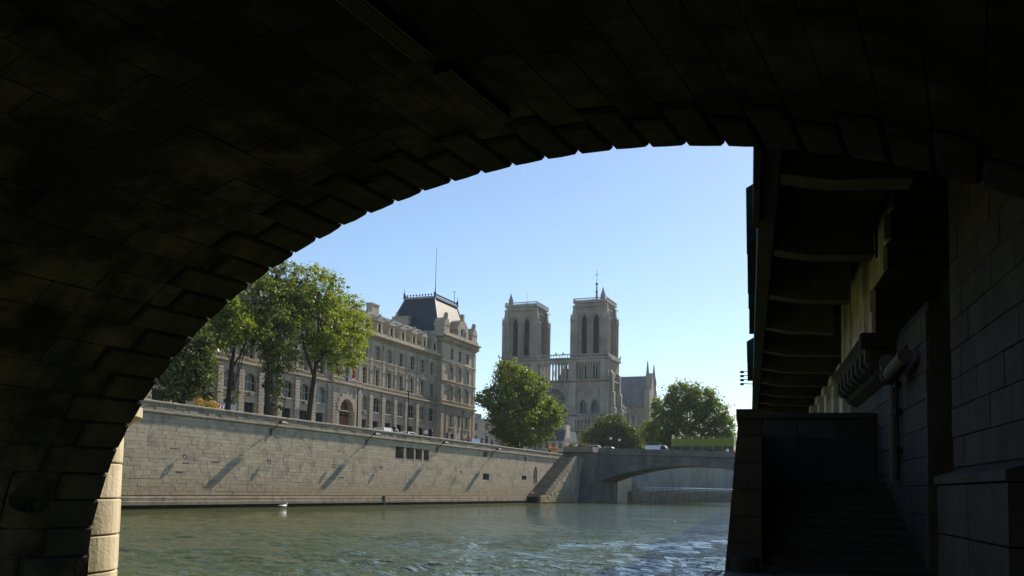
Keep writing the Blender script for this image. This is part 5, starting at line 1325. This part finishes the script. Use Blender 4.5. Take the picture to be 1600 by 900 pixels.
def tree(name, label, loc, trunk, limbs, clumps, n, size, mm, seed, cat='tree', group=None, fill=.35):
    o = thing(name, label, cat, loc, 0, group)
    mb = MB(); mb.tube(*trunk, n=9) if False else mb.tube(trunk[0], trunk[1], 9); t = mb.build('trunk', M_BARK, o, smooth=True)
    rr = random.Random(seed)
    for L, R in limbs: mb = MB(); mb.tube(L, R, 6); mb.build('limb', M_BARK, o, smooth=True)
    mb = MB(); top = Vector(trunk[0][-1])
    for c in clumps:
        for q in range(5):
            e = Vector((c[0]+(rr.random()-.5)*c[3]*1.3, c[1]+(rr.random()-.5)*c[4]*1.3, c[2]+(rr.random()-.3)*c[5]*1.2)); base = Vector(limbs[rr.randrange(len(limbs))][0][-1]) if limbs and rr.random() < .7 else top
            mid = (base+e)/2+Vector((rr.random()-.5, rr.random()-.5, rr.random()*.6)); mb.tube([base, mid, e], [.07, .045, .015], 4, False)
    mb.build('branches', M_BARK, o, kind='stuff')
    leaves(clumps, n, size, mm, 'crown', o, seed, fill)['kind'] = 'stuff' if False else 'part'
    return o
def fixparts():
    for o in bpy.data.objects:
        if o.get('kind') == 'part': del o['kind']
# quay trees (planted along the river pavement)
tree('quay_tree', 'tall bright green tree with a slanting trunk, rightmost of the row on the quay', (84.2, 58.6, 8.1),
     ([(0, 0, 0), (.5, 0, 3.2), (1.0, 0, 6.0), (1.6, .2, 8.5)], [.34, .28, .24, .17]),
     [([(1.0, 0, 6.0), (-.6, .3, 9.0), (-1.6, .4, 13)], [.18, .13, .06]), ([(1.4, .1, 7.5), (4.0, -.4, 10.2), (6.2, -.6, 13)], [.17, .12, .05]), ([(1.6, .2, 8.5), (2.2, .5, 12), (1.5, .3, 16)], [.16, .12, .05]), ([(1.2, 0, 6.6), (3.2, 1, 8.6), (5.6, 1.4, 9.6)], [.11, .08, .04])],
     [(0.2, 0, 15.6, 2.4, 2.6, 2.9), (3.4, .5, 16.0, 2.2, 2.6, 2.5), (6.2, 0, 14.3, 2.6, 2.6, 2.9), (8.9, 0, 12.6, 2.3, 2.4, 2.6), (1.6, -.6, 12.2, 3.1, 3.0, 3.3), (5.2, -.4, 10.8, 2.8, 2.8, 2.8), (-.8, .3, 9.6, 2.0, 2.2, 2.4), (8.0, .2, 10.0, 2.1, 2.2, 2.0), (3.0, 0, 8.4, 1.9, 2.0, 1.5), (6.6, 0, 8.2, 1.5, 1.8, 1.2), (-2.6, .4, 13.0, 1.8, 2.0, 2.4)],
     32000, .22, M_LEAF_A, 5, group='trees along the quay')
tree('quay_tree', 'tallest middle tree of the quay row, with sprouts hanging low round its trunk', (77.4, 58.8, 8.1),
     ([(0, 0, 0), (-.1, 0, 3), (0, .1, 6.5), (.3, .1, 9)], [.33, .28, .24, .18]),
     [([(0, .1, 6.5), (-1.6, 0, 9.2), (-2.6, .2, 12)], [.15, .11, .05]), ([(.1, .1, 7), (1.6, .2, 10), (2.2, .3, 14)], [.16, .11, .05]), ([(.3, .1, 9), (.3, .3, 13), (.9, .2, 16)], [.15, .1, .04]), ([(0, 0, 4.6), (1.4, .3, 7.2), (2.6, .4, 9)], [.12, .08, .03])],
     [(-2.0, 0, 12.5, 2.3, 2.4, 3.0), (.7, .2, 14.0, 2.4, 2.4, 3.0), (2.6, 0, 15.6, 2.2, 2.4, 2.6), (-3.0, 0, 9.6, 2.0, 2.2, 2.4), (.2, 0, 10.2, 2.5, 2.4, 2.8), (2.6, .3, 11.0, 2.2, 2.4, 2.8), (4.6, .4, 14.0, 2.0, 2.2, 2.6), (.9, 0, 4.6, 1.3, 1.2, 1.8), (1.8, .2, 2.6, .9, .9, 1.3), (.6, 0, 7.2, 1.8, 1.6, 1.6), (2.5, .2, 7.0, 1.5, 1.5, 1.5)],
     26000, .22, M_LEAF_B, 6, group='trees along the quay')
tree('quay_tree', 'slim forked tree with a small bright crown in front of the arched windows', (71.1, 58.7, 8.1),
     ([(0, 0, 0), (.1, 0, 2.6), (.35, 0, 5.6), (.7, 0, 7.2)], [.28, .23, .20, .15]),
     [([(.35, 0, 5.2), (1.6, .1, 6.6), (2.6, .2, 8.4)], [.13, .10, .05]), ([(.6, 0, 6.8), (.0, .2, 8.6), (-.6, .1, 10)], [.12, .09, .04]), ([(.35, 0, 5.8), (-.8, .1, 7.0), (-1.5, .1, 8.2)], [.08, .06, .03])],
     [(-.6, 0, 9.0, 1.9, 1.9, 2.0), (.9, 0, 9.9, 1.7, 1.9, 1.9), (-2.2, 0, 8.2, 1.3, 1.4, 1.5), (2.2, .3, 10.2, 1.4, 1.6, 1.9), (.6, -.1, 2.6, .5, .5, .9), (-.9, 0, 11.2, 1.5, 1.6, 1.4)],
     13000, .22, M_LEAF_A, 7, group='trees along the quay')
tree('quay_tree', 'dark leafy tree cut by the bridge arch, leftmost of the row on the quay', (64.9, 58.7, 8.1),
     ([(0, 0, 0), (0, 0, 2.2), (.2, 0, 4.2), (.3, 0, 6)], [.34, .3, .25, .18]),
     [([(.1, 0, 3), (1.4, .1, 5), (2.0, .1, 6.5)], [.14, .1, .05]), ([(0, 0, 3.2), (-1.4, .1, 5), (-2, .1, 6.5)], [.14, .1, .05])],
     [(.2, 0, 6.2, 2.5, 2.3, 2.4), (1.6, .2, 4.2, 1.7, 1.8, 1.7), (-1.4, 0, 4.4, 1.8, 1.8, 1.9), (.5, 0, 2.6, 1.3, 1.3, 1.1), (2.3, 0, 2.4, 1.0, 1.0, 1.0), (-1.6, 0, 2.3, 1.1, 1.1, 1.1), (-.6, 0, 9.0, 2.2, 2.2, 2.3)],
     15000, .28, M_LEAF_C, 8, group='trees along the quay')
tree('plane_tree', 'big round tree with ragged left side standing where the quay wall ends', (153.0, 61.0, 8.1),
     ([(0, 0, 0), (-.2, 0, 2.4), (.2, .3, 5)], [.45, .4, .3]),
     [([(0, 0, 2.8), (-4, 1.0, 6.4), (-7, 1.5, 10)], [.22, .15, .05]), ([(.2, .3, 5), (.6, .4, 9), (0, .2, 13.5)], [.25, .16, .06]), ([(0, 0, 3.2), (5, -1, 6.4), (9, -1, 9)], [.22, .15, .06])],
     [(-3.0, 0, 12.5, 4.6, 3.4, 3.8), (1.4, -.6, 12.6, 4.6, 3.6, 3.4), (-8.0, .6, 9.6, 3.6, 3.0, 2.5), (-12.4, 1.0, 9.2, 2.4, 2.0, 1.4), (-3, 0, 7.0, 5.5, 3.8, 3.2), (5.4, -1, 8.6, 5.2, 3.6, 3.6), (9.6, -1.6, 8.6, 3.8, 3.0, 2.8), (11.6, -2, 8.0, 2.6, 2.2, 2.4), (0, 0, 3.6, 5.6, 3.6, 2.1), (6.4, -1, 4.8, 4.0, 3.0, 2.2), (-6.6, 0, 4.8, 3.6, 2.6, 2.2), (-10.2, .4, 7.0, 2.4, 2.0, 1.2), (-5.6, 0, 15.0, 2.4, 2.4, 1.6)],
     48000, .36, M_LEAF_B, 9, fill=.3)
tree('park_tree', 'low wide dark green tree on the square below the right tower', (222.0, 64.2, 8.0),
     ([(0, 0, 0), (.1, 0, 2.4), (0, 0, 4.5)], [.45, .4, .28]),
     [([(0, 0, 2.6), (2, -3, 5), (3, -5, 7)], [.2, .13, .05]), ([(0, 0, 2.8), (-1, 3, 5), (-1, 5, 7)], [.2, .13, .05])],
     [(0, -.6, 10.8, 3.4, 4.0, 2.8), (0, 0, 8.6, 3.6, 5.0, 3.0), (1, -4.2, 7.8, 3.6, 3.8, 3.2), (0, 4.0, 7.2, 3.4, 3.6, 3.0), (0, 0, 5.0, 4.0, 6.6, 2.8), (0, -6.4, 4.6, 3, 3.0, 2.8), (0, 5.8, 3.6, 3, 2.6, 2.2), (0, 1.0, 2.0, 3.2, 6.5, 1.6), (1, -4.6, 2.2, 3, 3.6, 1.6)],
     34000, .42, M_LEAF_C, 10)
tree('park_tree', 'huge broad tree with sky showing through its crown, rightmost, above the bus', (214.0, 42.6, 8.0),
     ([(0, 0, 0), (0, -.1, 3), (.1, 0, 6)], [.6, .5, .4]),
     [([(0, 0, 4), (0, -4, 8.4), (0, -7, 12)], [.3, .2, .07]), ([(0, 0, 4), (0, 4, 8.4), (0, 7, 11)], [.3, .2, .07]), ([(.1, 0, 6), (0, .4, 11), (0, .3, 16)], [.3, .2, .08]), ([(0, 0, 3.4), (0, 5, 5.6), (0, 9, 7)], [.2, .14, .05])],
     [(0, 1.4, 16.8, 4.4, 4.2, 3.4), (0, -2.4, 16.0, 4.2, 4.0, 3.0), (0, 5.2, 14.6, 4.0, 3.4, 2.6), (0, -5.6, 12.8, 4.2, 3.6, 3.4), (0, 0, 12.0, 4.8, 5.0, 3.6), (0, 5.8, 10.2, 4.6, 4.4, 3.4), (0, -7.8, 9.2, 4.0, 3.0, 3.2), (0, 9.2, 8.4, 3.4, 2.4, 2.8), (0, 0, 7.6, 5, 6, 3.0), (0, 6.2, 5.4, 4.4, 4.6, 2.6), (0, -6.6, 5.8, 4.2, 3.6, 2.8), (0, 0, 3.8, 4.4, 6, 1.9), (0, -9.0, 6.6, 3, 2.4, 2.4)],
     60000, .42, M_LEAF_B, 12, fill=.22)
tree('garden_shrub', 'reddish green clipped shrub between the big round tree and the bridge', (200.0, 64.8, 8.0),
     ([(0, 0, 0), (0, 0, 1)], [.2, .1]), [([(0, 0, .6), (0, 1, 2)], [.08, .03])],
     [(0, 0, 3.0, 2.6, 2.6, 2.0), (0, -2.4, 2.6, 2.2, 2.2, 1.6), (0, 2.2, 2.2, 2.0, 1.8, 1.4)], 7000, .34, M_LEAF_D, 13, cat='shrub')
tree('garden_shrub', 'low dark green hedge-like shrub behind the cars on the far bridge', (212.0, 52.2, 8.0),
     ([(0, 0, 0), (0, 0, 1)], [.2, .1]), [([(0, 0, .6), (0, 1, 2)], [.08, .03])],
     [(0, 0, 2.2, 2.6, 3.6, 2.0), (0, -4.4, 2.0, 2.2, 2.6, 1.8), (0, 3.2, 2.2, 2.0, 2.2, 1.9)], 8000, .36, M_LEAF_C, 14, cat='shrub')
fixparts()

# ------------------------------------------------------------------ vehicles
def car_mesh(L, H, W, van=False):
    hl = L/2
    if van: low = [(-hl, .35), (hl, .35), (hl, .9), (hl-.25, 1.05), (-hl, 1.1)]; top = [(-hl+.02, 1.1), (hl-.5, 1.08), (hl-1.15, H), (-hl+.08, H)]
    else: low = [(-hl, .35), (hl, .35), (hl-.03, .72), (hl-.3, .85), (-hl+.2, .92), (-hl, .8)]; top = [(-hl+.35, .9), (hl-1.0, .86), (hl-1.75, H-.04), (hl-2.1, H), (-hl+1.0, H), (-hl+.7, H-.1)]
    b = MB(); b.prism(low, -W/2, W/2, 'y')
    n = len(top); t1 = [b.P(x, -W/2+.03+(.16 if z > 1.2 else 0), z) for x, z in top]; t2 = [b.P(x, W/2-.03-(.16 if z > 1.2 else 0), z) for x, z in top]
    for k in range(n): j = (k+1) % n; b.F(t1[k], t1[j], t2[j], t2[k])
    b.F(*t1); b.F(*t2[::-1])
    g = MB()
    for sy in (-1, 1):
        if van: pts = [(hl-1.35, 1.14), (hl-.62, 1.14), (hl-1.22, H-.12), (hl-1.9, H-.12), (hl-1.9, 1.14)]
        else: pts = [(-hl+.62, .96), (hl-1.15, .93), (hl-1.85, H-.1), (-hl+1.0, H-.1)]
        g.poly([(x, sy*(W/2-.02-(.16*(z-.95)/(H-.95))+.012), z) for x, z in pts])
    if van: g.poly([(hl-.50, -W/2+.2, 1.12), (hl-.50, W/2-.2, 1.12), (hl-1.10, W/2-.3, H-.1), (hl-1.10, -W/2+.3, H-.1)])
    else:
        g.poly([(hl-.98, -W/2+.2, .93), (hl-.98, W/2-.2, .93), (hl-1.70, W/2-.3, H-.08), (hl-1.70, -W/2+.3, H-.08)]); g.poly([(-hl+.33, -W/2+.2, .95), (-hl+.33, W/2-.2, .95), (-hl+.66, W/2-.3, H-.13), (-hl+.66, -W/2+.3, H-.13)])
    return b, g
def vehicle(kind, L, H, W, paint, label, loc, rz, van=False):
    o = thing(kind, label, 'van' if van else 'car', loc, rz)
    b, g = car_mesh(L, H, W, van); b.build('body', paint, o); g.build('window', M_GLASS, o)
    for x in (-L/2+.8, L/2-.85):
        for y in (-W/2+.08, W/2-.08):
            mb = MB(); mb.tube([(x, y-.1, .33), (x, y+.1, .33)], .33, 14); w = mb.build('wheel', M_RUBBER, o)
            mb = MB(); mb.tube([(x, y-.115, .33), (x, y+.115, .33)], .19, 10); mb.build('rim', M_GREY, w)
    for y in (-W/2+.3, W/2-.3):
        mb = MB(); mb.box(L/2-.06, L/2+.01, y-.18, y+.18, .58, .74); mb.build('headlight', M_GREY, o)
        mb = MB(); mb.box(-L/2-.01, -L/2+.06, y-.16, y+.16, .66, .86); mb.build('tail_light', M_RED, o)
    return o
RD = 7.68
vehicle('parked_car', 4.3, 1.45, 1.75, M_NAVY, 'blue grey car roof just above the quay parapet by the white railing', (79.0, 61.0, RD+.35), 0)
vehicle('parked_car', 4.2, 1.42, 1.75, M_DARKCAR, 'dark blue car half hidden behind the parapet right of the forked tree', (84.6+5.2, 61.0, RD+.3), 0)
vehicle('parked_van', 5.0, 1.95, 1.9, M_WHITE, 'white van parked in front of the building just right of the arched entrance', (107.9+.6, 62.5, RD+.45), 0, True)
vehicle('parked_car', 4.4, 1.5, 1.8, M_WHITE, 'white car parked right of the white van below the ground floor windows', (114.2, 62.3, RD+.75), 0)
vehicle('parked_van', 5.2, 2.0, 1.9, M_SILVER, 'silver van parked below the corner pavilion', (135.6, 62.0, RD+.55), 0, True)
vehicle('parked_car', 4.3, 1.45, 1.8, M_WHITE, 'white car behind the silver van at the corner pavilion', (141.8, 62.0, RD+.6), 0)
vehicle('moving_car', 4.2, 1.5, 1.8, M_WHITE, 'white car with a red tail light on the left end of the far bridge', (170, 52.4, dk(52)+.15), pi/2)
vehicle('moving_car', 4.0, 1.45, 1.8, M_SILVER, 'silver car close behind the white one on the far bridge', (173.2, 49.6, dk(49)+.1), -pi/2)
vehicle('moving_van', 4.9, 1.95, 1.9, M_WHITE, 'white van with dark windows crossing the middle of the far bridge', (171, 39.7, dk(40)+.02), -pi/2, True)
# open-top double-deck bus
bus = thing('tour_bus', 'yellow green open top double deck bus full of passengers on the far bridge', 'bus', (173.0, 31.6, dk(31)), -pi/2)
L, W_ = 11.6, 2.5
mb = MB(); mb.box(-L/2, L/2, -W_/2, W_/2, .35, 1.25); mb.box(-L/2, L/2, -W_/2, W_/2, 2.15, 3.55); mb.build('body', M_BUS, bus)
mb = MB(); mb.box(-L/2+.03, L/2-.03, -W_/2+.03, W_/2-.03, 1.25, 2.15); mb.build('window_band', M_GLASS, bus)
for k in range(7):
    mb = MB(); x = -L/2+.0+k*(L-.2)/6
    for y in (-W_/2-.005, W_/2-.09): mb.box(x, x+.2, y, y+.1, 1.25, 2.15)
    mb.build('window_pillar', M_BUS, bus)
mb = MB()
for y in (-W_/2+.05, W_/2-.05): mb.tube([(-L/2+.1, y, 4.0), (L/2-.1, y, 4.0)], .035, 5)
for k in range(9): 
    for y in (-W_/2+.05, W_/2-.05): mb.tube([(-L/2+.2+k*1.4, y, 3.5), (-L/2+.2+k*1.4, y, 4.0)], .03, 4)
mb.build('deck_rail', M_BUS, bus)
for x in (-L/2+.02, L/2-.1): mb = MB(); mb.box(x, x+.08, -W_/2, W_/2, 3.5, 4.3); mb.build('end_screen', M_BUS, bus)
for x in (-3.6, 3.9):
    for y in (-W_/2+.12, W_/2-.12): mb = MB(); mb.tube([(x, y-.13, .48), (x, y+.13, .48)], .48, 14); mb.build('wheel', M_RUBBER, bus)
for k in range(9):
    for y in (-.65, .65): mb = MB(); mb.box(-4.9+k*1.15, -4.5+k*1.15, y-.4, y+.4, 2.6, 3.6); mb.build('seat', M_BLUE, bus)

# ------------------------------------------------------------------ people: one continuous skinned body each
def person_mesh(name, pose, mats):
    J = {'pel': (0, 0, .95, .15), 'bel': (0, 0, 1.12, .14), 'che': (0, 0, 1.34, .165), 'nek': (0, 0, 1.50, .06), 'hed': (0, -.01, 1.60, .085), 'top': (0, 0, 1.72, .075)}
    E_ = [('pel', 'bel'), ('bel', 'che'), ('che', 'nek'), ('nek', 'hed'), ('hed', 'top')]
    for s, n in ((-1, 'l'), (1, 'r')):
        st = pose.get('stride', 0)*s
        if pose.get('sit'):
            J[n+'k'] = (.10*s, -.42, .95, .075); J[n+'a'] = (.10*s, -.45, .52, .045); J[n+'t'] = (.10*s, -.60, .48, .04)
        else:
            J[n+'k'] = (.10*s, -.10*st*1.6-.03, .50, .075); J[n+'a'] = (.10*s, -.28*st, .09, .045); J[n+'t'] = (.11*s, -.28*st-.16, .04, .04)
        J[n+'h'] = (.10*s, 0, .88, .10); J[n+'s'] = (.19*s, 0, 1.43, .07); J[n+'e'] = (.25*s, .12*st, 1.16, .05); J[n+'w'] = (.24*s, .22*st-.12, .93, .035); J[n+'f'] = (.24*s, .24*st-.16, .84, .03)
        if pose.get('arm') and s == 1: J[n+'e'] = (.30, -.16, 1.22, .05); J[n+'w'] = (.16, -.32, 1.42, .035); J[n+'f'] = (.12, -.36, 1.50, .03)
        E_ += [('pel', n+'h'), (n+'h', n+'k'), (n+'k', n+'a'), (n+'a', n+'t'), ('che', n+'s'), (n+'s', n+'e'), (n+'e', n+'w'), (n+'w', n+'f')]
    keys = list(J); me = bpy.data.meshes.new(name); me.from_pydata([J[k][:3] for k in keys], [(keys.index(a), keys.index(b)) for a, b in E_], [])
    o = bpy.data.objects.new(name, me); COL.objects.link(o)
    sk = o.modifiers.new('s', 'SKIN'); 
    for i, k in enumerate(keys): me.skin_vertices[0].data[i].radius = (J[k][3], J[k][3]*(.8 if k in ('pel', 'bel', 'che') else 1))
    me.skin_vertices[0].data[0].use_root = True
    sb = o.modifiers.new('u', 'SUBSURF'); sb.levels = 1
    dg = bpy.context.evaluated_depsgraph_get(); ev = bpy.data.meshes.new_from_object(o.evaluated_get(dg)); bpy.data.objects.remove(o)
    return ev
def color_person(me, shirt, trous, hair=M_HAIR, sit=False):
    m2 = me.copy(); m2.materials.clear()
    for q in (shirt, trous, M_SKIN, hair): m2.materials.append(q)
    for p in m2.polygons:
        c = p.center; i = 0
        if c.z < .98 or (sit and c.z < 1.02): i = 1
        if c.z > 1.49: i = 2
        if c.z > 1.66 or (c.z > 1.55 and c.y > .02): i = 3
        if abs(c.x) > .19 and c.z < 1.12 and not sit: i = 2
        p.material_index = i; p.use_smooth = True
    return m2
PM = [person_mesh('person', {'stride': 0.25}, None), person_mesh('person', {'stride': 1.0}, None), person_mesh('person', {'stride': .1, 'arm': 1}, None), person_mesh('person', {'sit': 1}, None)]
CL = {'black': M_IRON, 'white': M_WHITE, 'red': M_RED, 'blue': M_BLUE, 'grey': M_GREY, 'yellow': M_YELLOW, 'orange': M_ORANGE, 'green': M_BUS}
pcache = {}
def person(pose, shirt, tr, loc, rz, label, sc=1.0):
    key = (pose, shirt, tr)
    if key not in pcache: pcache[key] = color_person(PM[pose], CL[shirt], CL[tr], sit=(pose == 3))
    o = put('person', pcache[key], None, loc, rz, scale=(sc, sc, sc)); tag(o, label, 'person'); return o
PZ = 8.14
P_ = [
 (1, 'black', 'black', (101.2, 57.4, PZ+.1), 1.4, 'person in black walking right of the arched entrance behind the parapet'),
 (0, 'white', 'blue', (110.2, 57.6, PZ+.25), -1.2, 'person in a white shirt standing between the white van and the white car'),
 (2, 'black', 'black', (111.5, 57.3, PZ+.25), .4, 'person in black with a raised hand at the tail of the white van'),
 (1, 'blue', 'black', (116.6, 57.5, PZ+.3), 1.5, 'person in blue walking left of the tall street lamp'),
 (1, 'black', 'blue', (118.2, 57.5, PZ+.3), -1.6, 'person in black with blue trousers right behind the tall street lamp'),
 (0, 'black', 'black', (121.4, 57.4, PZ+.3), 0, 'dark dressed person standing third right of the tall street lamp'),
 (1, 'red', 'black', (124.0, 57.6, PZ+.3), 1.4, 'person in a red top walking toward the pavilion corner'),
 (2, 'black', 'black', (128.6, 57.5, PZ+.35), 0, 'person in black holding a phone left of the pavilion'),
 (0, 'black', 'blue', (130.6, 57.5, PZ+.35), .8, 'person in black and blue at the left edge of the pavilion'),
 (1, 'grey', 'black', (132.6, 57.5, PZ+.35), 1.5, 'person in grey walking under the pavilion windows'),
 (0, 'black', 'black', (143.6, 57.2, PZ+.4), 0, 'person in black right of the silver van at the pavilion corner'),
 (0, 'orange', 'black', (158.2, 57.0, PZ+.5), 0, 'person in an orange top beside the flower stand near the round tree'),
 (1, 'red', 'blue', (164.6, 55.6, dk(55)), .4, 'person in red and blue walking at the top of the quay stairs'),
 (0, 'black', 'black', (163.6, 54.8, dk(55)), 1.2, 'person in black waiting at the top of the quay stairs'),
 (2, 'white', 'black', (164.4, 54.0, dk(54)), -.5, 'person in white taking a picture at the top of the quay stairs'),
 (1, 'blue', 'grey', (165.4, 53.2, dk(53)), 1.0, 'person in blue and grey stepping on to the far bridge'),
 (0, 'black', 'grey', (165.8, 56.6, dk(55)), 0, 'person in black and grey left of the group at the stairs head'),
 (1, 'black', 'black', (167.6, 27.4, dk(27)), -1.0, 'person in black leaning by the bridge parapet under the right end of the bus'),
 (0, 'white', 'black', (167.6, 26.3, dk(26)), -1.0, 'person in a white top at the right end of the far bridge'),
 (2, 'red', 'black', (167.8, 25.3, dk(25)), -1.2, 'person in red with a raised hand on the right of the far bridge'),
 (1, 'grey', 'black', (167.5, 24.5, dk(24)), 1.0, 'person in grey walking, rightmost on the far bridge beside the dark pillar'),
 (0, 'black', 'blue', (167.7, 29.2, dk(29)), 1.0, 'person in black and blue in front of the bus side'),
]
for a in P_: person(*a)
names = ['a white', 'a black', 'a red', 'a blue', 'a grey', 'a yellow', 'an orange', 'a white', 'a black', 'a blue', 'a grey']
cols_ = ['white', 'black', 'red', 'blue', 'grey', 'yellow', 'orange', 'white', 'black', 'blue', 'grey']
place = ['at the left end of the bus top deck', 'second seat from the left on the bus top deck', 'third seat from the left on the bus top deck', 'fourth seat from the left on the bus top deck', 'fifth seat from the left on the bus top deck', 'middle of the bus top deck', 'just right of the middle of the bus top deck', 'fourth seat from the right on the bus top deck', 'third seat from the right on the bus top deck', 'second seat from the right on the bus top deck', 'at the right end of the bus top deck']
for k in range(11):
    y = 31.6+5.0-k*1.0
    person(3, cols_[k], 'black', (173.0-.65*(1 if k % 2 else -1), y, dk(31)+2.35), pi, 'passenger in %s top sitting %s' % (names[k], place[k]))

# ------------------------------------------------------------------ street furniture
def street_lamp(loc, h, label, arms=1, rz=0.0):
    o = thing('street_lamp', label, 'street lamp', loc, rz)
    mb = MB(); mb.lathe(0, 0, [(.16, 0), (.16, .5), (.10, .7), (.07, h)], 8); mb.build('post', M_IRON, o)
    for k in range(arms):
        s = 1 if k == 0 else -1
        mb = MB(); mb.tube([(0, 0, h-.4), (s*.4, 0, h+.05), (s*1.2, 0, h+.15)], .05, 6); mb.build('arm', M_IRON, o)
        mb = MB(); mb.frus(s*1.2-.3, s*1.2+.3, -.15, .15, h, s*1.2-.2, s*1.2+.2, -.1, .1, h+.22); mb.build('lamp_head', M_IRON, o)
    return o
street_lamp((109.9, 60.2, 8.1), 7.2, 'tall dark double street lamp rising in front of the palace windows', 2)
street_lamp((97.6, 60.6, 8.1), 6.2, 'street lamp with a curved arm near the arched entrance', 1)
street_lamp((128.3, 60.6, 8.1), 6.0, 'street lamp with a curved arm in front of the pavilion', 1)
def globe_lamp(loc, label):
    o = thing('globe_lamp', label, 'street lamp', loc)
    mb = MB(); mb.lathe(0, 0, [(.2, 0), (.12, .5), (.07, .8), (.06, 2.6), (.12, 2.7)], 8); mb.build('post', M_IRON, o)
    mb = MB(); mb.ball((0, 0, 2.95), .27, 10); mb.build('globe', M_WHITE, o); return o
globe_lamp((168.2, 48.3, dk(48)), 'white globe lamp on the far bridge, left one of the two')
globe_lamp((168.2, 46.6, dk(46)-.25), 'white globe lamp on the far bridge, right one of the two')
for x, s in ((124.7, 'left'), (126.0, 'right')):
    o = thing('sign_post', 'pale metal sign post below the pavilion, %s one of the pair' % s, 'post', (x, 60, 8.1)); 
    mb = MB(); mb.tube([(0, 0, 0), (0, 0, 4.5)], .06, 6); mb.build('post', M_WHITE, o); mb = MB(); mb.box(-.22, .22, -.03, .03, 3.5, 4.5); mb.build('panel', M_GREY, o)
rw_ = thing('white_railing', 'white railing with close upright bars on the quay behind the parapet', 'railing', (69.6, 59.4, 8.1))
for k in range(52): mb = MB(); x = 65.8+k*.145; mb.box(x-.03, x+.03, 59.38, 59.44, 8.6, 9.95); mb.build('bar', M_WHITE, rw_, world=True)
for z in (8.7, 9.93): mb = MB(); mb.box(65.7, 73.4, 59.36, 59.46, z, z+.07); mb.build('rail', M_WHITE, rw_, world=True)
sg = thing('construction_panel', 'red and white striped panel beside the yellow flowers on the quay', 'panel', (68.0, 57.4, 8.1))
mb = MB(); mb.box(67.4, 68.9, 57.3, 57.36, 9.0, 9.5); mb.build('board', M_RED, sg, world=True)
for x in (68.2, 68.6): mb = MB(); mb.prism([(x, 9.0), (x+.16, 9.0), (x+.36, 9.5), (x+.2, 9.5)], 57.27, 57.299, 'y'); mb.build('stripe', M_WHITE, sg, world=True)
mb = MB(); mb.box(67.5, 67.56, 57.3, 57.36, 8.1, 9.0); mb.box(68.7, 68.76, 57.3, 57.36, 8.1, 9.0); mb.build('legs', M_IRON, sg, world=True)
def flowers(loc, w, mm, n, label, seed, z0=0.45):
    o = thing('flower_planter', label, 'planter', loc)
    mb = MB(); mb.frus(-w/2, w/2, -.25, .25, 0, -w/2-.05, w/2+.05, -.3, .3, z0); mb.build('trough', M_BEIGE, o)
    leaves([(x, 0, z0+.3, .35, .3, .32) for x in [(-w/2+w*(k+.5)/5) for k in range(5)]], n, .10, M_LEAF_A, 'foliage', o, seed, .1)
    leaves([(x, 0, z0+.42, .4, .32, .28) for x in [(-w/2+w*(k+.5)/5) for k in range(5)]], n, .13, mm, 'blossoms', o, seed+1, .1)
    return o
flowers((65.9, 56.9, 8.5), 3.0, M_YELLOW, 700, 'planter of yellow flowers on the quay beside the leftmost tree', 31)
flowers((162.6, 58.0, 8.9), 4.6, M_ORANGE, 900, 'long planter of orange flowers under the big round tree', 33, .7)
# gull resting on the water
gl = MB(); gl.ball((0, 0, .10), .16, 8, 1.9, .8, .65); gl.ball((.30, 0, .24), .075, 8); gl.tube([(.24, 0, .12), (.29, 0, .22)], .05, 6); gl.prism([(-.26, .10), (-.48, .14), (-.26, .18)], -.05, .05, 'y'); gl.tube([(.35, 0, .235), (.44, 0, .22)], [.02, .006], 5)
g_ = gl.build('gull', M_WHITE); g_.location = (72.2, 52.6, 0); g_.scale = (1.5, 1.5, 1.4); tag(g_, 'white gull sitting on the water below the quay wall', 'bird')

# ------------------------------------------------------------------ thin summer haze
mb = MB(); mb.box(-230, 700, -610, 610, -2.5, 116)
hz = mb.mesh('haze', [])
hm = bpy.data.materials.new('haze_air'); hm.use_nodes = True; t = hm.node_tree; t.nodes.clear()
ho_ = t.nodes.new('ShaderNodeOutputMaterial'); pv = t.nodes.new('ShaderNodeVolumePrincipled')
pv.inputs['Color'].default_value = (0.72, 0.86, 1.0, 1); pv.inputs['Density'].default_value = 0.00008; pv.inputs['Anisotropy'].default_value = 0.3
t.links.new(pv.outputs[0], ho_.inputs['Volume']); hz.materials.clear(); hz.materials.append(hm)
put('haze', hz, kind='stuff')
